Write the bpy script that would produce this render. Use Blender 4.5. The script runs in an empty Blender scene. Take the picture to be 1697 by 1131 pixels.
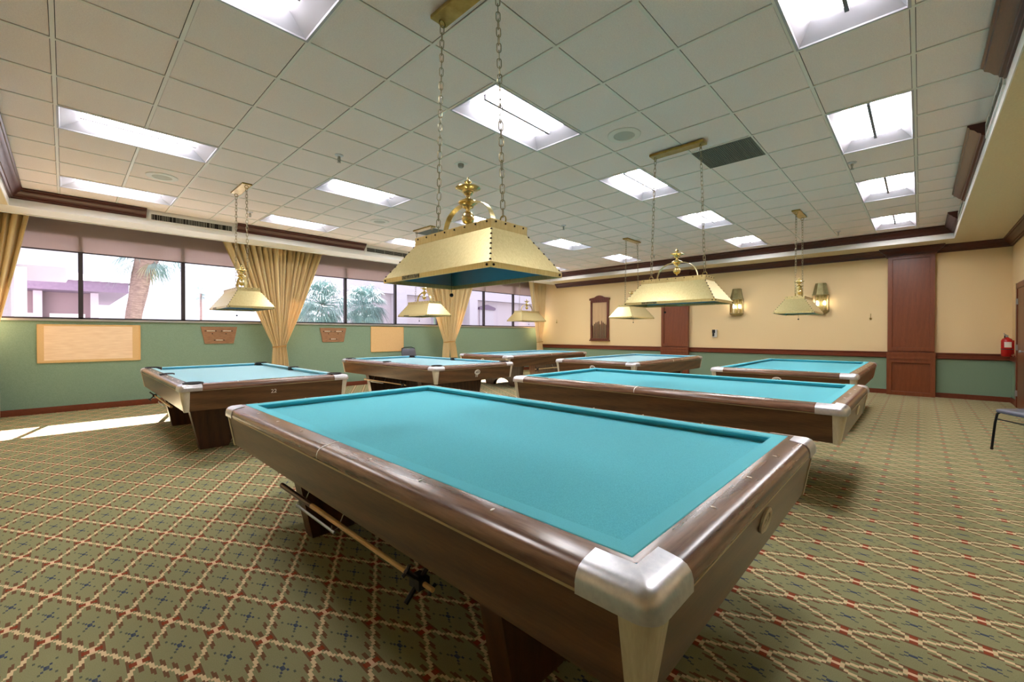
import bpy, bmesh, math, random
from mathutils import Vector, Matrix
from math import sin, cos, pi, radians as R

scene = bpy.context.scene
C = scene.collection
random.seed(7)

# ------------------------------------------------------------------ camera
H = 1.29
cam_d = bpy.data.cameras.new('camera')
cam = bpy.data.objects.new('camera', cam_d)
C.objects.link(cam)
yaw, pitch = 0.75891980720564, -0.006981317
F = Vector((cos(yaw) * cos(pitch), sin(yaw) * cos(pitch), sin(pitch)))
RT = Vector((sin(yaw), -cos(yaw), 0))
U = RT.cross(F)
m = Matrix((RT, U, -F)).transposed().to_4x4()
m.translation = (0, 0, H)
cam.matrix_world = m
cam_d.sensor_width = 36
cam_d.lens = 707.85 / 1697 * 36
cam_d.shift_x = -5.0 / 1697
cam_d.shift_y = -7.2 / 1697
cam_d.clip_start = 0.05
cam_d.clip_end = 500
scene.camera = cam

# ------------------------------------------------------------------ exposure, sky, sun
scene.view_settings.view_transform = 'Standard'
scene.view_settings.look = 'None'
scene.view_settings.gamma = 1
scene.view_settings.use_curve_mapping = False
scene.view_settings.exposure = 1.4
scene.cycles.use_denoising = True
scene.cycles.max_bounces = 10
scene.cycles.diffuse_bounces = 6
scene.cycles.glossy_bounces = 4
scene.cycles.transparent_max_bounces = 12
scene.cycles.caustics_reflective = False
scene.cycles.caustics_refractive = False
scene.cycles.sample_clamp_indirect = 12.0

world = bpy.data.worlds.new('sky')
scene.world = world
world.use_nodes = True
bg = world.node_tree.nodes['Background']
bg.inputs[0].default_value = (0.86, 0.92, 1.0, 1)
bg.inputs[1].default_value = 1.0

sun_d = bpy.data.lights.new('sun', 'SUN')
sun_d.energy = 34
sun_d.angle = R(0.5)
sun_d.color = (1.0, 0.97, 0.93)
sun = bpy.data.objects.new('sun', sun_d)
C.objects.link(sun)
sun.rotation_euler = Vector((-0.27, -1, -1.1)).to_track_quat('-Z', 'Y').to_euler()
sun.location = (5, 16, 9)

LENS_STRENGTH = 12.5      # glow of the lamp troughs in the ceiling

# ------------------------------------------------------------------ materials
def srgb(r, g, b):
    def f(c):
        c /= 255
        return c / 12.92 if c <= 0.04045 else ((c + 0.055) / 1.055) ** 2.4
    return (f(r), f(g), f(b), 1)

class Mat:
    """small helper around a node tree"""
    def __init__(s, name):
        s.m = bpy.data.materials.new(name)
        s.m.use_nodes = True
        s.t = s.m.node_tree
        s.n = s.t.nodes
        s.b = s.n['Principled BSDF']
        s.out = s.n['Material Output']
    def node(s, typ, **kw):
        nd = s.n.new(typ)
        for k, v in kw.items():
            setattr(nd, k, v)
        return nd
    def link(s, a, b):
        s.t.links.new(a, b)
    def math(s, op, a, b=None, c=None):
        nd = s.node('ShaderNodeMath', operation=op)
        for i, v in enumerate((a, b, c)):
            if v is None:
                continue
            if hasattr(v, 'links'):
                s.link(v, nd.inputs[i])
            else:
                nd.inputs[i].default_value = v
        return nd.outputs[0]
    def mix(s, f, a, b):
        nd = s.node('ShaderNodeMix', data_type='RGBA')
        for k, v in ((0, f), (6, a), (7, b)):
            if hasattr(v, 'links'):
                s.link(v, nd.inputs[k])
            else:
                nd.inputs[k].default_value = v
        return nd.outputs[2]
    def noise(s, vec, scale, detail=3, rough=0.55):
        nd = s.node('ShaderNodeTexNoise')
        nd.inputs['Scale'].default_value = scale
        nd.inputs['Detail'].default_value = detail
        nd.inputs['Roughness'].default_value = rough
        if vec is not None:
            s.link(vec, nd.inputs['Vector'])
        return nd.outputs[0]
    def coord(s, kind='Object'):
        if kind == 'Position':
            return s.node('ShaderNodeNewGeometry').outputs['Position']
        return s.node('ShaderNodeTexCoord').outputs[kind]
    def scale(s, vec, sc):
        nd = s.node('ShaderNodeMapping')
        nd.inputs['Scale'].default_value = sc
        s.link(vec, nd.inputs['Vector'])
        return nd.outputs[0]
    def sep(s, vec):
        nd = s.node('ShaderNodeSeparateXYZ')
        s.link(vec, nd.inputs[0])
        return nd.outputs
    def bump(s, h, strength=0.2, dist=0.002):
        nd = s.node('ShaderNodeBump')
        nd.inputs['Strength'].default_value = strength
        nd.inputs['Distance'].default_value = dist
        s.link(h, nd.inputs['Height'])
        s.link(nd.outputs[0], s.b.inputs['Normal'])
    def set(s, color=None, rough=None, metal=None, **kw):
        if color is not None:
            if hasattr(color, 'links'):
                s.link(color, s.b.inputs['Base Color'])
            else:
                s.b.inputs['Base Color'].default_value = color
        if rough is not None:
            if hasattr(rough, 'links'):
                s.link(rough, s.b.inputs['Roughness'])
            else:
                s.b.inputs['Roughness'].default_value = rough
        if metal is not None:
            s.b.inputs['Metallic'].default_value = metal
        for k, v in kw.items():
            s.b.inputs[k].default_value = v
        return s

def speckled(name, c1, c2, scale, rough, metal=0, coords='Object', bump=0, detail=3, stretch=None, **kw):
    M = Mat(name)
    v = M.coord(coords)
    if stretch:
        v = M.scale(v, stretch)
    n = M.noise(v, scale, detail)
    r = M.node('ShaderNodeMapRange')
    r.inputs[1].default_value = 0.3
    r.inputs[2].default_value = 0.7
    M.link(n, r.inputs[0])
    M.set(M.mix(r.outputs[0], c1, c2), rough, metal, **kw)
    if bump:
        M.bump(n, bump)
    return M.m

def wood(name, c1, c2, rough, axis='Y', coat=0.0, scale=1.0, spec=0.5, wave=0.3):
    M = Mat(name)
    v = M.coord('Object')
    st = {'X': (1.2, 14, 14), 'Y': (14, 1.2, 14), 'Z': (14, 14, 1.2)}[axis]
    v = M.scale(v, tuple(a * scale for a in st))
    n0 = M.noise(v, 1.3, 2)
    w = M.node('ShaderNodeTexWave')
    w.wave_type = 'BANDS'
    w.bands_direction = 'DIAGONAL'
    w.inputs['Scale'].default_value = 0.55
    w.inputs['Distortion'].default_value = 5.0
    w.inputs['Detail'].default_value = 3
    w.inputs['Detail Scale'].default_value = 0.8
    M.link(v, w.inputs['Vector'])
    fine = M.noise(M.scale(v, (3, 3, 3)), 3.0, 4)
    f = M.math('ADD', M.math('MULTIPLY', w.outputs['Fac'], wave), M.math('MULTIPLY', fine, 1.0 - wave))
    f = M.math('ADD', f, M.math('MULTIPLY', M.math('SUBTRACT', n0, 0.5), 0.5))
    r = M.node('ShaderNodeMapRange')
    r.inputs[1].default_value = 0.2
    r.inputs[2].default_value = 0.85
    M.link(f, r.inputs[0])
    M.set(M.mix(r.outputs[0], c1, c2), rough)
    M.b.inputs['Coat Weight'].default_value = coat
    M.b.inputs['Coat Roughness'].default_value = 0.22
    M.b.inputs['Specular IOR Level'].default_value = spec
    return M.m

def plain(name, color, rough=0.5, metal=0.0, **kw):
    return Mat(name).set(color, rough, metal, **kw).m

def carpet():
    M = Mat('plaid_carpet')
    x, y, z = M.sep(M.coord('Position'))
    PX, PY, N = 0.2505, 0.4405, 32.0
    # woven stitch grid
    i = M.math('FLOOR', M.math('MULTIPLY', x, N / PX))
    j = M.math('FLOOR', M.math('MULTIPLY', y, N / PY))
    def wrap(v, off):           # distance to the nearest lattice line, in stitches (signed)
        a = M.math('ADD', v, off)
        return M.math('SUBTRACT', M.math('WRAP', a, N, 0.0), N / 2)
    s = wrap(M.math('ADD', i, j), N / 2 - round(0.775 * N))
    d = wrap(M.math('SUBTRACT', i, j), N / 2 - round(0.748 * N))
    as_, ad = M.math('ABSOLUTE', s), M.math('ABSOLUTE', d)
    lt = lambda a, b: M.math('LESS_THAN', a, b)
    gt = lambda a, b: M.math('GREATER_THAN', a, b)
    AND = lambda a, b: M.math('MULTIPLY', a, b)
    OR = lambda a, b: M.math('MAXIMUM', a, b)
    NOT = lambda a: M.math('SUBTRACT', 1.0, a)
    rng = lambda v, a, b: AND(gt(v, a), lt(v, b))
    par2 = lt(M.math('FLOORED_MODULO', i, 2.0), 0.5)
    par4 = lt(M.math('FLOORED_MODULO', i, 4.0), 1.5)
    sx = M.math('ABSOLUTE', M.math('MULTIPLY', M.math('ADD', s, d), 0.5))   # stitches along x from the crossing
    sy = M.math('ABSOLUTE', M.math('MULTIPLY', M.math('SUBTRACT', s, d), 0.5))
    node = AND(lt(as_, 8.5), lt(ad, 8.5))
    red = AND(AND(rng(sx, 1.4, 4.4), lt(sy, 1.4)), node)
    core = AND(AND(lt(sx, 1.4), lt(sy, 1.1)), node)
    lat = lambda lo, hi: OR(rng(as_, lo, hi), rng(ad, lo, hi))
    cream = OR(lat(-1, .5), AND(lat(.5, 1.5), par4))
    brown = AND(lat(1.5, 4.5), par4)
    inner = AND(gt(as_, 6.5), gt(ad, 6.5))
    ms, md = gt(as_, N / 2 - .5), gt(ad, N / 2 - .5)
    dots = AND(AND(OR(ms, md), inner), par2)
    plus = OR(AND(AND(gt(as_, N / 2 - 4.5), gt(ad, N / 2 - 4.5)), OR(ms, md)), AND(gt(as_, N / 2 - 1.5), gt(ad, N / 2 - 1.5)))
    base_n = M.noise(M.coord('Position'), 260, 2)
    wear = M.noise(M.coord('Position'), 1.3, 4)
    base = M.mix(base_n, srgb(124, 126, 86), srgb(168, 166, 128))
    base = M.mix(M.math('MULTIPLY', wear, 0.35), base, srgb(164, 154, 116))
    soil = M.noise(M.coord('Position'), 0.9, 5, 0.65)
    base = M.mix(M.math('MULTIPLY', M.math('GREATER_THAN', soil, 0.0), M.math('MULTIPLY', soil, 0.3)), base, srgb(112, 106, 70))
    c = M.mix(M.math('MULTIPLY', brown, 0.8), base, srgb(112, 62, 42))
    c = M.mix(M.math('MULTIPLY', dots, 0.75), c, srgb(62, 74, 72))
    c = M.mix(M.math('MULTIPLY', plus, 0.85), c, srgb(58, 70, 98))
    c = M.mix(M.math('MULTIPLY', cream, 0.9), c, srgb(230, 204, 162))
    c = M.mix(M.math('MULTIPLY', red, 0.9), c, srgb(148, 60, 36))
    c = M.mix(core, c, srgb(236, 198, 164))
    M.set(c, 0.95)
    M.b.inputs['Specular IOR Level'].default_value = 0.1
    M.bump(M.noise(M.coord('Position'), 420, 2), 0.5, 0.004)
    return M.m

def two_tone_wall():
    M = Mat('painted_wall')
    p = M.coord('Position')
    z = M.sep(p)[2]
    f = M.math('GREATER_THAN', z, 0.84)
    n = M.noise(p, 90, 3)
    up = M.mix(n, srgb(226, 199, 150), srgb(233, 208, 160))
    lo = M.mix(n, srgb(110, 134, 108), srgb(128, 150, 124))
    M.set(M.mix(f, lo, up), 0.75)
    M.bump(n, 0.15, 0.002)
    return M.m

M_floor = carpet()
M_wall = two_tone_wall()
M_green = speckled('green_wallcovering', srgb(112, 138, 118), srgb(128, 152, 132), 110, 0.8, coords='Position', bump=0.1)
M_tile = speckled('ceiling_tile', srgb(236, 221, 217), srgb(248, 235, 229), 140, 0.9, coords='Position', bump=0.4)
M_tee = plain('ceiling_tee', srgb(232, 226, 218), 0.5)
M_soffit = speckled('soffit_paint', srgb(212, 196, 160), srgb(220, 205, 170), 60, 0.8, coords='Position')
M_white = plain('white_paint', srgb(232, 230, 226), 0.6)
M_crown = speckled('mahogany_trim', srgb(62, 24, 18), srgb(84, 36, 26), 22, 0.32, coords='Position', stretch=(1, 1, 8))
M_rail_trim = speckled('red_brown_trim', srgb(92, 40, 22), srgb(120, 56, 32), 22, 0.35, coords='Position', stretch=(1, 1, 8))
M_pilaster = wood('cherry_veneer', srgb(108, 52, 26), srgb(132, 70, 38), 0.32, 'Z', 0.25, wave=0.12)
M_alu = plain('window_aluminium', srgb(176, 174, 172), 0.4, 0.6)
M_mullion = plain('bronze_mullion', srgb(58, 52, 58), 0.45, 0.3)
M_troffer = plain('troffer_white', srgb(176, 174, 182), 0.45)
M_troffer_gap = plain('troffer_divider', srgb(104, 100, 108), 0.5)
M_lens = Mat('lamp_lens')
M_lens.set(srgb(250, 250, 250), 0.5)
M_lens.b.inputs['Emission Color'].default_value = (1.0, 0.965, 0.985, 1)
M_lens.b.inputs['Emission Strength'].default_value = LENS_STRENGTH
M_lens = M_lens.m
M_cloth = speckled('teal_cloth', srgb(56, 163, 182), srgb(92, 197, 210), 340, 0.9, bump=0.15, detail=4)
M_cloth.node_tree.nodes['Principled BSDF'].inputs['Sheen Weight'].default_value = 0.1
M_cushion = speckled('teal_cushion_cloth', srgb(86, 186, 202), srgb(96, 196, 210), 400, 0.85, bump=0.1)
M_cloth_sheen = speckled('teal_cloth_window_sheen', srgb(120, 192, 212), srgb(138, 208, 224), 300, 0.85, bump=0.15, detail=4)  # same teal cloth, paler: sheen of window light put into the colour
M_cloth_sheen.node_tree.nodes['Principled BSDF'].inputs['Sheen Weight'].default_value = 0.5
M_rail = wood('walnut_laminate', srgb(80, 50, 38), srgb(144, 106, 82), 0.26, 'Y', 0.35)
M_rail_x = wood('walnut_laminate_cross', srgb(80, 50, 38), srgb(144, 106, 82), 0.26, 'X', 0.35)
M_apron = wood('walnut_apron', srgb(66, 40, 22), srgb(112, 76, 46), 0.3, 'Y', 0.15)
M_apron_x = wood('walnut_apron_cross', srgb(66, 40, 22), srgb(112, 76, 46), 0.3, 'X', 0.15)
M_leg = wood('walnut_leg', srgb(58, 32, 18), srgb(92, 56, 34), 0.35, 'Z', 0.1)
M_chrome = speckled('cast_aluminium', srgb(204, 203, 210), srgb(220, 218, 222), 60, 0.34, 0.9)
M_post = wood('brushed_post', srgb(196, 186, 162), srgb(226, 218, 198), 0.38, 'Z', 0.1, wave=0.2)
M_strip = plain('brass_strip', srgb(196, 176, 140), 0.35, 0.7)
M_dark = plain('dark_underside', srgb(22, 18, 14), 0.8)
M_black = plain('black_plastic', srgb(14, 14, 15), 0.45)
M_leather = plain('black_leather', srgb(18, 16, 18), 0.4)
M_ivory = plain('ivory_inlay', srgb(226, 218, 204), 0.35)
M_brass_sat = speckled('satin_brass', srgb(214, 196, 138), srgb(230, 214, 160), 7, 0.33, 0.8, stretch=(16, 16, 2.2), detail=5)
M_brass_grey = speckled('greyed_brass', srgb(140, 132, 92), srgb(170, 162, 118), 12, 0.36, 0.85)
M_brass = plain('polished_brass', srgb(226, 210, 156), 0.22, 1.0)
M_chain = plain('chain_metal', srgb(150, 140, 112), 0.35, 0.9)
M_brass_old = speckled('aged_brass', srgb(150, 128, 66), srgb(180, 156, 92), 12, 0.3, 0.9)
M_inner = plain('shade_lining', srgb(88, 98, 106), 0.28, 0.9)
M_rivet = plain('dark_rivet', srgb(52, 36, 22), 0.4, 0.6)
M_plate = speckled('tarnished_plate', srgb(54, 52, 38), srgb(150, 140, 104), 90, 0.5, 0.4)
M_cue_shaft = speckled('maple_cue', srgb(206, 164, 106), srgb(222, 184, 128), 10, 0.3, stretch=(1, 1, 0.1))
M_cue_pale = plain('pale_maple', srgb(226, 198, 156), 0.35)
M_cue_butt = plain('dark_cue_butt', srgb(70, 38, 22), 0.3)
M_wire = plain('steel_wire', srgb(170, 168, 160), 0.3, 1.0)
M_rack = wood('rack_wood', srgb(78, 34, 18), srgb(112, 56, 32), 0.35, 'Z', 0.2)
M_cork = speckled('cork', srgb(204, 168, 118), srgb(220, 186, 136), 160, 0.9)
M_paper = speckled('cream_paper', srgb(226, 196, 164), srgb(238, 212, 182), 5, 0.9, stretch=(1, 1, 9))
M_board = speckled('score_board_wood', srgb(128, 92, 64), srgb(154, 116, 84), 14, 0.5, stretch=(1, 1, 8))
M_bead = plain('white_bead', srgb(232, 224, 208), 0.4)
M_bead_dark = plain('dark_bead', srgb(58, 34, 22), 0.4)
M_red = plain('red_enamel', srgb(176, 18, 20), 0.25)
M_label = plain('white_label', srgb(224, 216, 206), 0.6)
M_vinyl = speckled('grey_blue_vinyl', srgb(74, 78, 94), srgb(88, 92, 108), 60, 0.38)
M_steel_dark = plain('dark_steel_frame', srgb(34, 34, 36), 0.35, 0.7)
M_grey_box = plain('grey_plastic', srgb(206, 204, 198), 0.5)
M_return = speckled('grey_return_grille', srgb(92, 94, 86), srgb(116, 118, 108), 60, 0.7)
M_vent_dark = plain('vent_dark', srgb(40, 38, 36), 0.9)
M_louvre = plain('vent_louvre', srgb(150, 148, 140), 0.6)
M_speaker = plain('speaker_mesh', srgb(190, 188, 178), 0.7)
M_door = wood('door_wood', srgb(90, 48, 26), srgb(122, 72, 42), 0.4, 'Z', 0.1)
M_bulb = Mat('lit_bulb')
M_bulb.b.inputs['Emission Color'].default_value = (1.0, 0.9, 0.76, 1)
M_bulb.b.inputs['Emission Strength'].default_value = 30
M_bulb = M_bulb.m

def curtain_mat():
    M = Mat('gold_curtain')
    v = M.coord('Object')
    n = M.noise(M.scale(v, (60, 60, 6)), 3, 3)
    M.set(M.mix(n, srgb(214, 190, 138), srgb(230, 208, 160)), 0.8)
    M.b.inputs['Sheen Weight'].default_value = 0.2
    tr = M.node('ShaderNodeBsdfTranslucent')
    tr.inputs[0].default_value = srgb(230, 210, 170)
    mx = M.node('ShaderNodeMixShader')
    mx.inputs[0].default_value = 0.15
    M.link(M.b.outputs[0], mx.inputs[1])
    M.link(tr.outputs[0], mx.inputs[2])
    M.link(mx.outputs[0], M.out.inputs[0])
    return M.m
M_curtain = curtain_mat()
M_tieback = plain('tieback_cord', srgb(170, 128, 66), 0.8)

def shade_mat():
    M = Mat('solar_screen')
    v = M.coord('Object')
    n = M.noise(M.scale(v, (160, 1, 3)), 1.0, 3)
    M.set(M.mix(n, srgb(178, 160, 158), srgb(194, 176, 172)), 0.9)
    tr = M.node('ShaderNodeBsdfTranslucent')
    tr.inputs[0].default_value = srgb(240, 226, 220)
    tp = M.node('ShaderNodeBsdfTransparent')
    tp.inputs[0].default_value = (0.95, 0.80, 0.74, 1)
    m1 = M.node('ShaderNodeMixShader')
    m1.inputs[0].default_value = 0.45
    M.link(M.b.outputs[0], m1.inputs[1])
    M.link(tr.outputs[0], m1.inputs[2])
    m2 = M.node('ShaderNodeMixShader')
    m2.inputs[0].default_value = 0.2
    M.link(m1.outputs[0], m2.inputs[1])
    M.link(tp.outputs[0], m2.inputs[2])
    M.link(m2.outputs[0], M.out.inputs[0])
    return M.m
M_shade = shade_mat()

def glass_mat(name, tint, gloss):
    M = Mat(name)
    tp = M.node('ShaderNodeBsdfTransparent')
    tp.inputs[0].default_value = tint
    gl = M.node('ShaderNodeBsdfGlossy')
    gl.inputs['Roughness'].default_value = 0.03
    fr = M.node('ShaderNodeFresnel')
    fr.inputs[0].default_value = 1.3
    mx = M.node('ShaderNodeMixShader')
    M.link(M.math('MULTIPLY', fr.outputs[0], gloss), mx.inputs[0])
    M.link(tp.outputs[0], mx.inputs[1])
    M.link(gl.outputs[0], mx.inputs[2])
    M.link(mx.outputs[0], M.out.inputs[0])
    return M.m
M_glass = glass_mat('window_glass', (0.93, 0.90, 0.95, 1), 0.6)
M_sconce_glass = glass_mat('sconce_glass', (0.95, 0.86, 0.72, 1), 1.5)

# outdoors
M_stucco = speckled('lilac_stucco', srgb(192, 184, 192), srgb(200, 192, 198), 20, 0.9)
M_pink = speckled('pink_stucco', srgb(194, 182, 188), srgb(202, 190, 194), 20, 0.9)
M_roof = speckled('pale_roof_tile', srgb(96, 96, 104), srgb(108, 108, 116), 18, 0.9)
M_fascia = speckled('purple_fascia', srgb(120, 102, 122), srgb(132, 114, 132), 10, 0.8)
M_shutter = plain('mauve_shade', srgb(142, 124, 126), 0.9)
M_bark = speckled('palm_bark', srgb(122, 96, 92), srgb(172, 144, 132), 9, 0.95, stretch=(1, 1, 5), bump=0.6)
M_frond = speckled('palm_frond', srgb(104, 132, 130), srgb(136, 160, 154), 6, 0.7)
M_frond_dry = speckled('dry_frond', srgb(150, 142, 110), srgb(172, 162, 130), 6, 0.8)
M_ground = speckled('dark_paving', srgb(92, 94, 92), srgb(112, 112, 110), 3, 0.9)

# ------------------------------------------------------------------ mesh building
class MB:
    def __init__(s):
        s.v, s.f, s.mi = [], [], []
        s.mat = 0
    def vert(s, p):
        s.v.append(tuple(p)); return len(s.v) - 1
    def face(s, idx):
        s.f.append(tuple(idx)); s.mi.append(s.mat)
    def quadpts(s, a, b, c, d):
        s.face([s.vert(p) for p in (a, b, c, d)])
    def box(s, x0, x1, y0, y1, z0, z1):
        o = len(s.v)
        for x in (x0, x1):
            for y in (y0, y1):
                for z in (z0, z1):
                    s.v.append((x, y, z))
        for q in ((0, 1, 3, 2), (4, 6, 7, 5), (0, 4, 5, 1), (2, 3, 7, 6), (0, 2, 6, 4), (1, 5, 7, 3)):
            s.face([o + i for i in q])
    def loft(s, loops, caps=True, closed=True):
        """loops: lists of points, same length"""
        o = len(s.v); n = len(loops[0])
        for l in loops:
            s.v.extend(tuple(p) for p in l)
        for k in range(len(loops) - 1):
            for i in range(n if closed else n - 1):
                j = (i + 1) % n
                s.face((o + k * n + i, o + k * n + j, o + (k + 1) * n + j, o + (k + 1) * n + i))
        if caps and closed:
            s.face([o + i for i in range(n)][::-1])
            s.face([o + (len(loops) - 1) * n + i for i in range(n)])
    def prism(s, pts, d):
        s.loft([pts, [tuple(Vector(p) + Vector(d)) for p in pts]])
    def lathe(s, prof, cx=0, cy=0, cz=0, n=20, caps=True):
        """prof: (r, z) from top to bottom"""
        loops = [[(cx + r * cos(2 * pi * k / n), cy + r * sin(2 * pi * k / n), cz + z) for k in range(n)] for r, z in prof]
        s.loft(loops, caps)
    def tube(s, pts, r, n=8, closed=False, r2=None):
        pts = [Vector(p) for p in pts]
        loops = []
        prev = None
        L = len(pts)
        for k, p in enumerate(pts):
            if closed:
                t = (pts[(k + 1) % L] - pts[k - 1]).normalized()
            else:
                t = (pts[min(k + 1, L - 1)] - pts[max(k - 1, 0)]).normalized()
            if prev is None:
                a = Vector((0, 0, 1)) if abs(t.z) < 0.9 else Vector((1, 0, 0))
                prev = (a - t * a.dot(t)).normalized()
            else:
                prev = (prev - t * prev.dot(t)).normalized()
            b = t.cross(prev)
            rr = r if r2 is None else r + (r2 - r) * k / (L - 1)
            loops.append([p + rr * (cos(2 * pi * i / n) * prev + sin(2 * pi * i / n) * b) for i in range(n)])
        if closed:
            loops.append(loops[0])
        s.loft(loops, not closed)
    def sphere(s, c, r, n=12, m=8):
        prof = [(max(1e-4, r * sin(pi * k / m)), r * cos(pi * k / m)) for k in range(m + 1)]
        s.lathe(prof, c[0], c[1], c[2], n)
    def build(s, name, mats, parent=None, smooth=35, loc=None, recalc=True, bevel=0):
        me = bpy.data.meshes.new(name)
        me.from_pydata(s.v, [], s.f)
        if not isinstance(mats, (list, tuple)):
            mats = [mats]
        for mm in mats:
            me.materials.append(mm)
        if len(mats) > 1:
            me.polygons.foreach_set('material_index', s.mi)
        if recalc:
            b = bmesh.new(); b.from_mesh(me)
            bmesh.ops.remove_doubles(b, verts=b.verts, dist=1e-6)
            bmesh.ops.recalc_face_normals(b, faces=b.faces)
            b.to_mesh(me); b.free()
        if smooth:
            me.polygons.foreach_set('use_smooth', [True] * len(me.polygons))
            me.set_sharp_from_angle(angle=R(smooth))
        me.update()
        o = bpy.data.objects.new(name, me)
        C.objects.link(o)
        if parent is not None:
            o.parent = parent
        if loc is not None:
            o.location = loc
        if bevel:
            bv = o.modifiers.new('soft_edges', 'BEVEL')
            bv.width = bevel; bv.segments = 2; bv.limit_method = 'ANGLE'; bv.angle_limit = R(40)
        return o

def thing(name, label, cat, loc=(0, 0, 0), rotz=0.0, group=None):
    o = bpy.data.objects.new(name, None)
    o.empty_display_size = 0.1
    C.objects.link(o)
    o.location = loc; o.rotation_euler = (0, 0, rotz)
    return tag(o, label, cat, group)
def tag(o, label, cat, group=None):
    o['label'] = label; o['category'] = cat
    if group: o['group'] = group
    return o
def struct(o, label=None):
    o['kind'] = 'structure'
    if label: o['label'] = label
    return o
def copy_tree(o, parent=None):
    c = o.copy(); C.objects.link(c)
    if parent is not None: c.parent = parent
    for ch in list(o.children):
        copy_tree(ch, c)
    return c
def place(o, loc, rotz, label, group=None):
    o.location = loc; o.rotation_euler = (0, 0, rotz); o['label'] = label
    if group: o['group'] = group
    return o
def text_mb(txt, size, depth):
    """flat lettering as a mesh in the xy plane, centred"""
    cu = bpy.data.curves.new('lettering', 'FONT')
    cu.body = txt; cu.size = size; cu.extrude = depth; cu.align_x = 'CENTER'; cu.align_y = 'CENTER'; cu.resolution_u = 4
    ob = bpy.data.objects.new('lettering', cu)
    C.objects.link(ob)
    dg = bpy.context.evaluated_depsgraph_get()
    me = bpy.data.meshes.new_from_object(ob.evaluated_get(dg))
    mb = MB()
    mb.v = [tuple(v.co) for v in me.vertices]
    mb.f = [tuple(p.vertices) for p in me.polygons]
    mb.mi = [0] * len(mb.f)
    bpy.data.objects.remove(ob); bpy.data.curves.remove(cu); bpy.data.meshes.remove(me)
    return mb
def xform(mb, mtx):
    mb.v = [tuple(mtx @ Vector(p)) for p in mb.v]
    return mb

# ------------------------------------------------------------------ room shell
X0, X1 = -1.35, 12.20          # rear wall / back wall
Y0, Y1 = -1.25, 10.25          # right wall / window wall
ZC, ZS = 3.308, 3.07           # tile ceiling, soffit
TX0, TX1, TY0, TY1 = -0.53, 11.40, -0.46, 9.15    # raised tray
PKT = 9.64                     # front of the curtain pocket
T = 0.6096
GX = lambda i: 1.172 + T * i
GY = lambda j: 3.092 + T * j

mb = MB(); mb.box(X0 - .2, X1 + .2, Y0 - .2, Y1 + .2, -0.12, 0)
struct(mb.build('floor', M_floor, smooth=0), 'olive plaid carpet')
mb = MB(); mb.box(X1, X1 + .15, Y0 - .15, Y1 + .2, 0, 3.45)
struct(mb.build('wall_back', M_wall, smooth=0), 'yellow wall above green wainscot')
mb = MB(); mb.box(X0 - .15, X1, Y0 - .15, Y0, 0, 3.45)
struct(mb.build('wall_right', M_wall, smooth=0))
mb = MB(); mb.box(X0 - .15, X0, Y0, Y1 + .2, 0, 3.45)
struct(mb.build('wall_rear', M_wall, smooth=0))

# window wall: sill wall, head, piers
BAYS = [(-1.19, 2.95), (3.38, 7.52), (7.98, 12.12)]
ZSILL, ZHEAD = 1.56, 2.94
mb = MB()
mb.box(X0, X1, Y1, Y1 + .2, 0, ZSILL - .06)
mb.box(X0, X1, Y1, Y1 + .2, ZHEAD, 3.45)
e = [X0] + [v for b in BAYS for v in b] + [X1]
for k in range(0, len(e), 2):
    mb.box(e[k], e[k + 1], Y1, Y1 + .2, ZSILL - .06, 3.45)
struct(mb.build('wall_left', M_green, smooth=0), 'green wall below the windows')

# tile ceiling with openings
LIGHTS = [(i, j) for j in (-5, -1, 4, 8) for i in (-2, 2, 6, 10, 14) if (i, j) != (-2, -5)]
RETURNS = [(6, -3), (6, 6)]
open_cells = {(i + a, j) for i, j in LIGHTS for a in (0, 1)} | set(RETURNS)
mb = MB()
for i in range(-3, 17):
    for j in range(-6, 10):
        if (i, j) in open_cells: continue
        x0, x1 = max(GX(i), TX0), min(GX(i + 1), TX1)
        y0, y1 = max(GY(j), TY0), min(GY(j + 1), TY1)
        if x1 - x0 < .02 or y1 - y0 < .02: continue
        mb.box(x0 + .0155, x1 - .0155, y0 + .0155, y1 - .0155, ZC + .005, ZC + .02)
mb.mat = 1
troffer_mid = {(i + 1, j) for i, j in LIGHTS}
for i in range(-2, 17):
    x = GX(i)
    ys = [TY0] + [GY(j) for j in range(-5, 10)] + [TY1]
    for k in range(len(ys) - 1):
        if (i, k - 6) in troffer_mid: continue
        mb.box(x - .012, x + .012, ys[k], ys[k + 1], ZC - .002, ZC + .006)
for j in range(-5, 10):
    mb.box(TX0, TX1, GY(j) - .012, GY(j) + .012, ZC - .001, ZC + .006)
struct(mb.build('ceiling', [M_tile, M_tee], smooth=0), 'suspended grid of square tiles')
mb = MB(); mb.box(X0, X1, Y0, Y1, 3.47, 3.5)
struct(mb.build('ceiling_slab', M_dark, smooth=0))

# soffit around the tray
mb = MB()
mb.box(X0, X1, Y0, TY0, ZS, 3.46)
mb.box(X0, TX0, TY0, PKT, ZS, 3.46)
mb.box(TX1, X1, TY0, PKT, ZS, 3.46)
mb.box(TX0, TX1, TY1, PKT, ZS, 3.46)
struct(mb.build('ceiling_soffit', M_soffit, smooth=0), 'plain soffit around the raised tray')
# white fascia bands of the tray
mb = MB()
mb.box(TX0, TX1, TY1 - .008, TY1, ZS - .004, ZC + .01)
mb.box(TX0, TX1, TY0, TY0 + .008, ZS - .004, ZC + .01)
mb.box(TX1 - .008, TX1, TY0 + .008, TY1 - .008, ZS - .004, ZC + .01)
mb.box(TX0, TX0 + .008, TY0 + .008, TY1 - .008, ZS - .004, ZC + .01)
mb.box(X0, X1, TY1, PKT, ZS - .004, ZS)          # white underside of the window soffit
mb.box(X0, X1, PKT - .006, PKT + .01, ZS - .02, 3.46)
struct(mb.build('trim_1', M_white, smooth=0), 'white band of the ceiling tray')

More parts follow.
